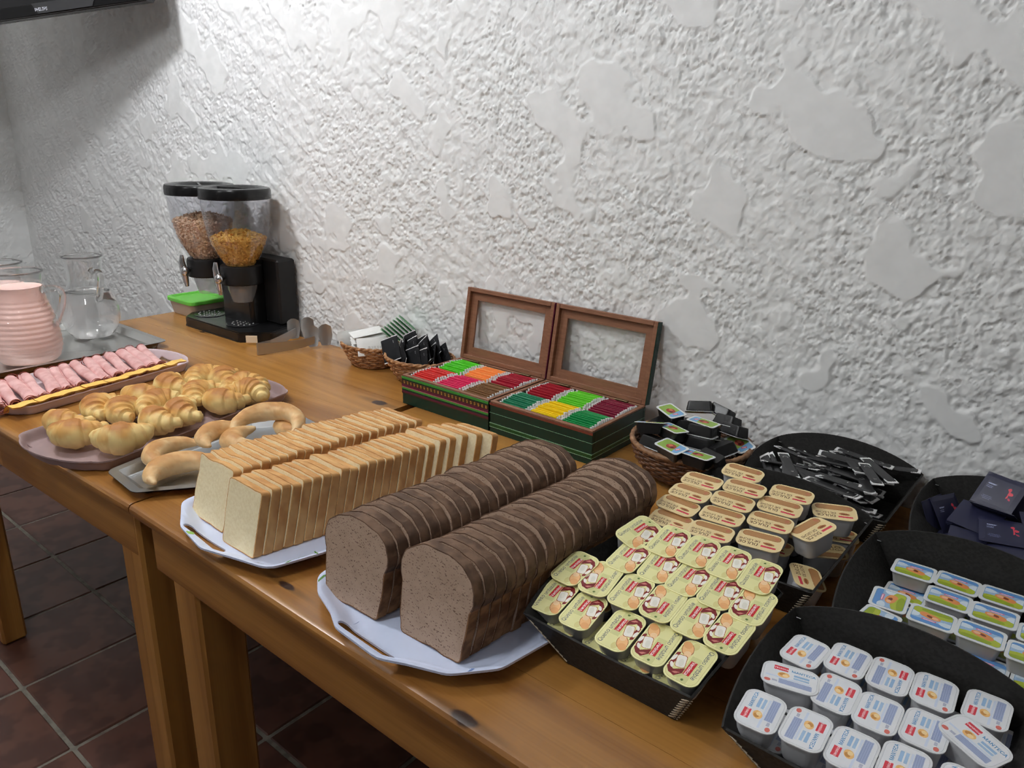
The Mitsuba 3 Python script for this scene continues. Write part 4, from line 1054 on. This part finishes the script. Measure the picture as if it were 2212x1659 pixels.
# ------------------------------------------------------------------ portion tubs
def tub_body(w, d, h, r):
    return loft([ring3(rr(w * .76, d * .74, r * .9), -h), ring3(rr(w * .80, d * .78, r), -h + .002), ring3(rr(w * .90, d * .88, r), -.0034), ring3(rr(w * .90, d * .88, r), -.0012)])
C = lambda *a: tuple(float(v) for v in srgb(*a))

def lid_queso():
    W, D = .0705, .0430; o = Polygon(rr(W, D, .013, 6)); ins = o.buffer(-.0028)
    brown = C(172, 112, 62)
    L = [(ins.buffer(.0006), C(198, 194, 124)), (ins, C(228, 224, 162)),
         (rect(.012, .0035, .046, .012).intersection(ins), C(210, 208, 146)), (ell(.020, -.004, .010, .006, -20).intersection(ins), C(198, 196, 132)), (ell(-.026, -.006, .006, .004).intersection(ins), C(216, 208, 140)),
         (Polygon([(.0115, -.0010), (.0200, -.0008), (.0285, -.0072), (.0262, -.0150), (.0190, -.0202), (.0140, -.0190), (.0200, -.0120)]), C(112, 24, 28)), (Polygon([(.0200, -.0030), (.0252, -.0072), (.0240, -.0118), (.0212, -.0080)]), C(196, 120, 112)),
         (Polygon([(-.0090, -.0165), (.0050, -.0150), (.0170, -.0165), (.0150, -.0205), (-.0060, -.0203)]), C(120, 36, 34)),
         (ell(-.0170, -.0120, .0112, .0074, 18), brown), (ell(-.0172, -.0120, .0102, .0066, 18), C(238, 186, 128)), (ell(-.0235, -.0150, .0062, .0054, 40), C(228, 168, 108)), (ell(-.0100, -.0090, .0050, .0042, 10), C(242, 204, 158)),
         (rect(.0040, -.0098, .0205, .0122, 14, .003), brown), (rect(.0042, -.0098, .0190, .0108, 14, .003), C(238, 234, 222)), (ell(.0060, -.0088, .0060, .0030, 14), C(226, 222, 208)),
         (ell(.0030, -.0190, .0058, .0021, -8), C(240, 236, 226)), (ell(.0145, -.0165, .0046, .0020, 30), C(238, 232, 222)), (ell(.0285, .0035, .0017, .0017), C(92, 112, 52)),
         (rect(.0085, .0036, .0235, .0078), C(186, 32, 38))]
    L = [(p.intersection(o), c) for p, c in L]
    return printed(o, C(236, 232, 172), L, [('Queso untable', .0056, -.0035, .0128, 0, C(62, 66, 92), False), ('Verónica', .0040, .0085, .0034, 0, C(244, 236, 232), True)], .0011)
def lid_dulce():
    W, D = .0640, .0440; o = Polygon(rr(W, D, .0135, 6)); ins = o.buffer(-.0024)
    L = [(ins, C(226, 203, 150)), (rect(0, -.0120, .054, .0135, 0, .006), C(160, 112, 66)), (rect(0, -.0120, .0515, .0115, 0, .005), C(172, 124, 76)), (ell(-.021, -.0120, .0030, .0040), C(176, 110, 75)),
         (ell(-.0135, .0045, .0080, .0034, -4), C(170, 110, 60)), (ell(-.0135, .0048, .0055, .0016, -4), C(120, 70, 40)), (rect(-.0145, .0125, .0205, .0042), C(200, 62, 78))]
    return printed(o, C(228, 207, 158), [(p.intersection(o), c) for p, c in L], [('DULCE', .0060, .0135, .0125, 0, C(92, 60, 36), True), ('DE LECHE', .0046, .0135, .0045, 0, C(110, 74, 46), True)], .0011)
def lid_butter():
    W, D = .0600, .0430; o = Polygon(rr(W, D, .0125, 6)); ins = o.buffer(-.0026)
    L = [(ins.buffer(.0005), C(190, 194, 200)), (ins, C(222, 224, 228)), (rect(.006, -.0105, .034, .0082), C(158, 170, 200)), (rect(-.002, -.0045, .046, .0024), C(205, 215, 232)),
         (rect(.0115, .0045, .016, .0034), C(150, 182, 214)), (rect(.0115, -.0002, .016, .0030), C(160, 188, 216)), (ell(-.0070, .0010, .0064, .0048, 14), C(232, 186, 120)), (ell(-.0085, .0020, .0034, .0026, 30), C(196, 140, 74)),
         (ell(-.0052, .0002, .0030, .0026), C(244, 214, 160)), (rect(-.0105, .0118, .0150, .0074), C(206, 62, 76)), (ell(-.0225, -.0135, .0034, .0026), C(206, 110, 100)), (rect(-.0150, -.0120, .0056, .0030), C(176, 180, 196))]
    T_ = [('MANTECA', .0037, .0130, .0112, 0, C(70, 130, 180), True), ('Verónica', .0026, -.0105, .0116, 0, C(246, 220, 222), True)]
    for k in range(4): L.append((rect(.006, -.0075 - .002 * k, .031, .0006), C(140, 152, 186)))
    return printed(o, C(214, 216, 218), [(p.intersection(o), c) for p, c in L], T_, .0011)
def lid_jam(fruit, hi):
    W, D = .0540, .0450; o = Polygon(rr(W, D, .0065, 4)); pr = Polygon(rr(W * .83, D * .80, .0055, 4))
    L = [(pr.buffer(.0006), C(120, 150, 180)), (pr, C(150, 178, 205)), (rect(0, .0145, .06, .009).intersection(pr), C(92, 140, 196)), (ell(-.018, .008, .009, .005).intersection(pr), C(200, 214, 226)), (ell(.020, -.002, .007, .010).intersection(pr), C(206, 218, 228)),
         (ell(-.004, -.013, .030, .012, 4).intersection(pr), C(166, 178, 60)), (ell(-.008, -.015, .022, .006, 4).intersection(pr), C(140, 158, 45)),
         (ell(.001, -.001, .0115, .0064, -10), fruit), (ell(.008, -.003, .0065, .0060, -10), fruit), (ell(.002, -.0005, .0042, .0026, -20), hi), (ell(-.004, .0005, .0040, .0030), C(225, 175, 140)),
         (rect(.002, .0088, .017, .0036, 0, .001), C(196, 120, 150)), (rect(.002, .0092, .013, .0012), C(235, 215, 225))]
    return printed(o, C(208, 212, 214), [(p.intersection(o), c) for p, c in L], [], .0009)
def lid_black():
    W, D = .0560, .0360; o = Polygon(rr(W, D, .0055, 4)); pr = Polygon(rr(W * .86, D * .80, .0045, 4))
    L = [(pr, C(138, 170, 78)), (Polygon([(.006, .02), (.04, .02), (.04, -.02), (.014, -.02)]).intersection(pr), C(120, 165, 205)), (ell(0, -.001, .0100, .0078, 12), C(150, 66, 52)), (ell(-.003, .001, .0046, .0036), C(196, 110, 84)), (ell(.004, -.003, .0036, .0030), C(96, 36, 34)),
         (rect(.0155, -.001, .010, .0050, 70, .001), C(206, 100, 120)), (rect(.0155, -.001, .007, .0016, 70), C(240, 220, 226))]
    return printed(o, C(212, 216, 216), [(p.intersection(o), c) for p, c in L], [], .0009)
LIDS = {k: ply(m, 'vc', smooth=False, color=c) for k, (m, c) in {'queso': lid_queso(), 'dulce': lid_dulce(), 'butter': lid_butter(), 'peach': lid_jam(C(214, 140, 84), C(120, 60, 40)), 'berry': lid_jam(C(170, 60, 62), C(110, 30, 40)), 'black': lid_black()}.items()}
BODY = {'queso': ply(tub_body(.0705, .0430, .029, .011), 'grey_tub', smooth=35), 'dulce': ply(tub_body(.064, .044, .033, .011), 'white_tub', smooth=35), 'butter': ply(tub_body(.060, .043, .0265, .011), 'white_tub', smooth=35),
        'peach': ply(tub_body(.054, .045, .021, .006), 'grey_tub', smooth=35), 'black': ply(tub_body(.056, .036, .020, .005), 'foil_black', smooth=35)}
def tub(kind, label, group, x, y, z, ang, tilt=(0, 0), body=None, name='portion_tub', cat_='tub', s=(1, 1)):
    t = thing(name, label, cat_, group)
    M = mv(x, y, TZ + z) @ rz(math.radians(ang)) @ rx(tilt[0]) @ ry(tilt[1]) @ sc(s[0], s[1], 1)
    part(t, 'cup', BODY[body or kind], None, M @ mv(0, 0, -.0010))
    part(t, 'printed_lid', LIDS[kind], None, M)
    return t
rng = random.Random(31)
J = lambda a: rng.uniform(-a, a)
# cream cheese tubs (text runs towards the wall, or towards the room on the turned ones)
Q = [(-.4830, .6890, .0610, 92, 'leftmost in the front row, lettering towards the wall'), (-.4390, .6895, .0590, 94, 'second from the left in the front row'), (-.3830, .6860, .0590, 91, 'third from the left in the front row'), (-.3375, .6920, .0590, -88, 'fourth in the front row, turned upside down'), (-.2915, .6870, .0590, -91, 'at the right front corner of its tray'),
     (-.4880, .7400, .076, 88, 'leftmost in the second row, touching the brown bread'), (-.4490, .7430, .075, -84, 'second from the left in the second row, turned upside down'), (-.4050, .7450, .074, 93, 'third from the left in the second row'), (-.3610, .7480, .075, -88, 'fourth from the left in the second row, turned upside down'), (-.3180, .7480, .074, 91, 'fifth in the second row, left of the right rim'),
     (-.2740, .7470, .074, -92, 'on the right rim, in the second row'), (-.4420, .7990, .085, 90, 'leftmost in the third row, beside the brown bread'), (-.3990, .8060, .085, 92, 'second from the left in the third row'), (-.3560, .8040, .085, 88, 'third from the left in the third row'), (-.3130, .8040, .085, 91, 'fourth in the third row'),
     (-.2700, .8030, .084, -90, 'at the right end of the third row'),
     (-.4560, .8480, .0965, 82, 'leftmost in the back row, tipped towards the bread'), (-.4130, .8540, .096, 90, 'second from the left in the back row'), (-.3700, .8560, .096, 91, 'third from the left in the back row'), (-.3270, .8560, .096, 90, 'fourth from the left in the back row'), (-.2840, .8540, .095, 92, 'rightmost in the back row')]
for x, y, z, a, lab in Q:
    tl = -.17 if a > 0 else .17
    tub('queso', f'cream cheese tub {lab}', 'cream cheese tubs in the black tray', x, y, z, a, (.25 if 'tipped' in lab else J(.02), tl + J(.02)), s=(.93, .99))
for x, y, z, lab in ((-.456, .690, .0365, 'leftmost in the lower layer'), (-.403, .690, .0365, 'second in the lower layer, seen through the gap'), (-.352, .690, .0365, 'third in the lower layer'), (-.306, .690, .0365, 'at the right of the lower layer'),
                  (-.452, .760, .0365, 'left in the lower layer, second row'), (-.404, .760, .0365, 'second in the lower layer, second row'), (-.356, .760, .0365, 'third in the lower layer, second row'), (-.308, .760, .0365, 'right in the lower layer, second row'),
                  (-.446, .832, .0365, 'left in the lower layer, back row'), (-.402, .832, .0365, 'second in the lower layer, back row'), (-.356, .832, .0365, 'third in the lower layer, back row'), (-.310, .832, .0365, 'right in the lower layer, back row')):
    tub('queso', f'cream cheese tub {lab}', 'cream cheese tubs in the black tray', x, y, z, 90 + J(2), s=(.88, .99))

# caramel spread tubs, lettering upside down to the camera
DU = [(-.4560, .944, .076, 182, 'leftmost in the front row'), (-.3950, .951, .077, 186, 'second from the left in the front row, nearest the camera'), (-.3310, .974, .077, 188, 'third in the front row, nearest the camera'),
      (-.4640, .980, .084, 178, 'leftmost in the second row'), (-.3980, .992, .085, 184, 'second in the second row'), (-.3350, 1.020, .085, 187, 'third in the second row'), (-.4640, 1.018, .091, 180, 'leftmost in the third row'), (-.4000, 1.032, .093, 185, 'second in the third row'),
      (-.3380, 1.062, .093, 187, 'third in the third row'), (-.4640, 1.058, .098, 181, 'leftmost in the fourth row'), (-.3990, 1.072, .101, 184, 'second in the fourth row'), (-.3360, 1.103, .100, 186, 'third in the fourth row'), (-.4200, 1.112, .107, 183, 'at the far edge of its tray'),
      (-.2740, 1.118, .086, 205, 'by the right rim at the back, nearest the stick sachets')]
for x, y, z, a, lab in DU:
    tub('dulce', f'caramel spread tub {lab}', 'caramel spread tubs in the black tray', x, y, z + J(.0006), a, (-.13 + J(.02), J(.03)), s=(1, .95))
tub('dulce', 'caramel spread tub standing askew on the others at the right', 'caramel spread tubs in the black tray', -.2800, 1.040, .0860, 250, (.05, .16))
for x, y, a, lab in ((-.262, .985, 120, 'tipped over at the right front corner'), (-.330, .966, 185, 'lying low in the front gap'), (-.400, .968, 183, 'low under the front row, second from the left'), (-.462, .972, 181, 'low under the front row, leftmost'),
                     (-.268, 1.075, 30, 'low at the right under the askew one'), (-.335, 1.035, 184, 'low in the middle under the second row'), (-.402, 1.035, 182, 'low in the middle, left of centre'), (-.464, 1.040, 180, 'low under the third row at left'),
                     (-.335, 1.100, 182, 'low at the back, third from the left'), (-.402, 1.100, 182, 'low at the back, second from the left'), (-.464, 1.105, 181, 'low at the back, leftmost'), (-.270, 1.135, 200, 'low at the back right corner')):
    tub('dulce', f'caramel spread tub {lab}', 'caramel spread tubs in the black tray', x, y, .0405, a, (0, 0) if 'tipped' not in lab else (.18, 0))

# butter tubs
BU = [(-.2010, .664, 95, 'leftmost in the front row'), (-.1565, .670, -87, 'second in the front row, turned upside down'), (-.1125, .672, 91, 'third in the front row'), (-.0690, .684, 92, 'fourth in the front row, cut by the picture edge'),
      (-.1965, .735, 14, 'leftmost in the second row, lying crosswise'), (-.1500, .744, -88, 'second in the second row, turned upside down'), (-.1075, .742, 92, 'third in the second row'), (-.0640, .748, 91, 'fourth in the second row'),
      (-.2000, .792, 86, 'leftmost in the back row'), (-.1570, .808, 90, 'second in the back row'), (-.1135, .812, -88, 'third in the back row, turned upside down'), (-.0700, .815, 93, 'fourth in the back row'),
      (-.0215, .822, 90, 'at the back right corner of its tray'), (-.0200, .690, 91, 'at the front right corner of its tray')]
for x, y, a, lab in BU:
    tub('butter', f'white butter tub {lab}', 'white butter tubs in the black tray', x, y, .0600 + J(.0006), a, (J(.02), J(.02)))
tub('butter', 'white butter tub lying across the right end of the heap', 'white butter tubs in the black tray', -.0230, .757, .0660, -28, (.05, .08))
for x, y in ((-.190, .680), (-.145, .680), (-.100, .680), (-.055, .680), (-.012, .690), (-.190, .745), (-.145, .745), (-.100, .745), (-.055, .745), (-.012, .752), (-.185, .808), (-.140, .808), (-.095, .808), (-.050, .808), (-.006, .815)):
    tub('butter', 'white butter tub in the hidden lower layer of the nearest black tray', 'hidden lower white butter tubs', x, y, .0315, 90)

# jam portions with blue sky and green field on the lid
JA = [(-.1500, 1.086, 2, 'peach', 'at the back left, raised on the back panel', .050), (-.0960, 1.090, -1, 'peach', 'second in the back row', .050), (-.0420, 1.092, 0, 'peach', 'third in the back row', .050),
      (-.0985, 1.046, 2, 'peach', 'second from the left in the middle row', .0465), (-.0455, 1.044, 1, 'peach', 'third from the left in the middle row', .0465), (-.1575, .992, 95, 'peach', 'turned sideways at the left of the middle row', .0465),
      (-.1580, .936, 262, 'berry', 'with dark red fruit behind the front rim at left', .0465), (-.1055, .985, 182, 'peach', 'upside down in the front row', .0465), (-.0515, .988, 1, 'peach', 'third from the left in the front row', .0465),
      (.0035, .980, 0, 'peach', 'rightmost in the front row', .0465), (.0090, 1.030, 1, 'peach', 'at the right end of the middle row', .0465), (.0130, 1.092, 0, 'peach', 'at the right end of the back row', .050)]
for x, y, a, kind, lab, z in JA:
    tub(kind, f'square jam portion {lab}', 'blue and green jam portions in the black tray', x, y, z, a, (J(.02), J(.02)), body='peach')
for x, y in ((-.150, .955), (-.095, .955), (-.040, .955), (.015, .955), (-.150, 1.005), (-.095, 1.005), (-.040, 1.005), (.015, 1.005), (-.150, 1.058), (-.095, 1.058), (-.040, 1.058), (.015, 1.058)):
    tub('peach', 'square jam portion in the hidden lower layer of its black tray', 'hidden lower jam portions', x, y, .0255, 0)

# black jam portions in the wicker bowl
PB = [(-.6254, 1.2507, .125, -28, (.10, .10), 'topmost, tilted at the far left of the heap'), (-.5556, 1.2455, .122, 178, (.06, -.05), 'topmost on the right of the heap'), (-.6371, 1.1954, .114, 196, (.3, .1), 'on the left rim, pale blue lid forward'),
      (-.5954, 1.2024, .112, 160, (.10, .0), 'below the topmost one, at left'), (-.5720, 1.1580, .096, -16, (.12, .05), 'frontmost, on the left over the rim'), (-.5240, 1.1640, .092, 176, (.10, .0), 'frontmost, on the right over the rim')]
for x, y, z, a, tl, lab in PB:
    tub('black', f'black jam portion {lab}', 'black jam portions in the wicker bowl', x, y, z, a, tl)
for k, (x, y, z, a, tl) in enumerate([(-.598, 1.318, .110, 20, (2.7, .1)), (-.562, 1.330, .106, -14, (2.6, -.1)), (-.538, 1.310, .098, -24, (2.7, .15)), (-.517, 1.295, .090, -25, (2.8, .1)), (-.553, 1.236, .099, 4, (3.0, .02)), (-.548, 1.222, .080, 2, (3.05, .0)),
                                       (-.500, 1.290, .082, -35, (.3, .2)), (-.643, 1.225, .086, 70, (2.4, .2)), (-.505, 1.228, .076, 60, (2.9, .2)), (-.600, 1.255, .092, 15, (3.0, .1)), (-.565, 1.290, .078, -40, (2.9, .1)), (-.620, 1.180, .072, -10, (2.9, 0)),
                                       (-.510, 1.190, .068, 170, (2.9, .1)), (-.560, 1.240, .050, 30, (3.1, 0)), (-.610, 1.290, .058, 80, (3.0, .1)), (-.530, 1.300, .054, 20, (3.1, 0))]):
    tub('black', 'black jam portion lying tipped among the heap in the wicker bowl', 'tipped black jam portions in the bowl', x, y, z, a, tl)

# ------------------------------------------------------------------ black stick sachets with white ends
def stick_mesh(text):
    L, W = .098, .0185
    m, c = colored([(pillow(L, W, .0042, 9), (.019, .019, .020)), (box((-L / 2 - .001, -W / 2, -.0007), (-L / 2 + .014, W / 2, .0009)), (.76, .76, .76)), (box((L / 2 - .014, -W / 2, -.0007), (L / 2 + .001, W / 2, .0009)), (.76, .76, .76))])
    parts_ = [(m, None)]
    v, f = text2('ecoverso', .0078, False)
    if text:
        t = tm(np.column_stack([v + [.006, 0], np.full(len(v), .00232)]), f)
        if t.face_normals[:, 2].mean() < 0: t.invert()
        g = ell(-.028, 0, .0056, .0050).difference(ell(-.028, 0, .0036, .0032)); v2, f2 = tri2(g); t2 = tm(np.column_stack([v2, np.full(len(v2), .00232)]), f2)
        if t2.face_normals[:, 2].mean() < 0: t2.invert()
        mm = cat(m, t, t2); cc = np.vstack([c, np.tile((.52, .52, .50), (len(t.vertices), 1)), np.tile((.16, .16, .16), (len(t2.vertices), 1))])
        return ply(mm, 'vc', smooth=False, color=cc)
    return ply(m, 'vc', smooth=False, color=c)
ST, SP_ = stick_mesh(True), stick_mesh(False)
STK = [(-.395, 1.255, .080, -58, 1, 'black stick sachet with white lettering, slanting at the left of the sachet tray'), (-.272, 1.300, .086, -62, 1, 'black stick sachet lettered ecoverso, at the right of the sachet tray'),
       (-.312, 1.232, .072, -16, 1, 'black stick sachet with lettering along the front rim of the sachet tray'), (-.268, 1.335, .082, -48, 0, 'black stick sachet with a broad white end at the right rim')]
for x, y, z, a, tx, lab in STK:
    t = thing('stick_sachet', lab, 'sachet', 'stick sachets in the black tray')
    part(t, 'wrapper', ST if tx else SP_, None, mv(x, y, TZ + z) @ rz(math.radians(a)) @ ry(J(.06)))
for k in range(54):
    t = thing('stick_sachet', 'black stick sachet with white ends lying loose in the heap in its black tray', 'sachet', 'loose stick sachets in the black tray')
    a = rng.uniform(-28, 12) if k % 4 else rng.uniform(-75, -40)
    part(t, 'wrapper', ST if k % 3 == 0 else SP_, None, mv(-.338 + J(.066), 1.232 + .146 * (k % 13) / 12 + J(.006), TZ + .016 + .0165 * (k // 13) + J(.004) + .012 * ((k % 13) / 12)) @ rz(math.radians(a + (180 if k % 2 else 0))) @ ry(J(.10)) @ rx(J(.35)))
for k in range(3):
    t = thing('stick_sachet', ['black stick sachet standing up at the left rim of its tray', 'second black stick sachet leaning on the left rim of its tray', 'black stick sachet whose white end sticks out over the right rim'][k], 'sachet', 'stick sachets in the black tray')
    M = [mv(-.428, 1.262, TZ + .052) @ rz(-.95) @ ry(.32), mv(-.418, 1.268, TZ + .055) @ rz(-.85) @ ry(.30), mv(-.262, 1.385, TZ + .072) @ rz(.12) @ ry(-.10)][k]
    part(t, 'wrapper', SP_, None, M @ rx(.7 if k < 2 else 0))

# ------------------------------------------------------------------ navy sachets with a red flower
def navy():
    W, D = .064, .058; p = pillow(W, D, .0042, 9)
    ms = [(p, (.013, .014, .040))]
    for poly, c in ((unary_union([ell(.010 + .0060 * math.cos(a), .004 + .0055 * math.sin(a), .0044, .0030, math.degrees(a)) for a in np.linspace(0, 2 * PI, 5, endpoint=False)]), C(205, 62, 80)), (ell(.010, .004, .0018, .0018), C(240, 150, 150)), (ell(.018, -.005, .0030, .0016, -40), C(170, 45, 75)),
                    (rect(-.014, .010, .015, .0022), C(150, 155, 185)), (rect(-.013, .006, .018, .0010), C(120, 125, 160)), (rect(-.013, .0035, .018, .0010), C(120, 125, 160)), (rect(-.012, -.012, .014, .0008), C(90, 95, 130)), (rect(-.012, -.0145, .017, .0008), C(90, 95, 130)), (rect(-.012, -.017, .012, .0008), C(90, 95, 130))):
        v, f = tri2(poly); t = tm(np.column_stack([v, np.full(len(v), .00245)]), f)
        if t.face_normals[:, 2].mean() < 0: t.invert()
        ms.append((t, c))
    m, c = colored(ms); return ply(m, 'vc', smooth=False, color=c)
NV = navy(); mat('navy_plain', (.014, .015, .040), .45, .4)
NP = ply(pillow(.064, .058, .0042, 9), 'navy_plain', smooth=50)
NAV = [(-.092, 1.352, .090, -22, (.85, .0), 1, 'standing highest in the heap, red flower towards the room'), (-.052, 1.368, .080, -15, (.9, 0), 0, 'plain side out, right behind the tall flowered one'), (-.150, 1.315, .050, 62, (.9, .1), 1, 'upright at the left rim, flower half seen'), (-.165, 1.300, .046, 70, (1.1, .1), 0, 'outermost at the left rim'),
       (-.110, 1.300, .060, -12, (.35, .08), 0, 'lettered side up in the left of the heap'), (-.090, 1.325, .068, 170, (.55, 0), 0, 'below the tallest one'), (-.070, 1.272, .062, 12, (.25, -.05), 1, 'with its flower in the middle of the heap'), (-.020, 1.310, .070, 20, (.35, 0), 1, 'with its flower at the right picture edge'),
       (-.105, 1.245, .044, 5, (.15, .05), 0, 'along the front rim at left'), (-.050, 1.240, .050, -20, (.12, 0), 0, 'along the front rim in the middle'), (.000, 1.245, .050, 15, (.15, 0), 0, 'along the front rim at right'), (-.020, 1.360, .075, 10, (.8, 0), 0, 'leaning on the back panel at right'),
       (-.080, 1.290, .034, 30, (0, 0), 0, 'low in the heap, left of centre'), (-.010, 1.290, .036, -10, (0, 0), 0, 'low in the heap, right of centre'), (-.130, 1.270, .026, -30, (0, 0), 0, 'at the bottom of the heap, left'), (-.050, 1.330, .028, 12, (.1, 0), 0, 'at the bottom of the heap, back')]
for x, y, z, a, tl, fl, lab in NAV:
    t = thing('navy_sachet', f'navy blue sachet {lab}', 'sachet', 'navy sachets in the black tray')
    part(t, 'wrapper', NV if fl else NP, None, mv(x, y, TZ + z) @ rz(math.radians(a)) @ rx(tl[0]) @ ry(tl[1]))
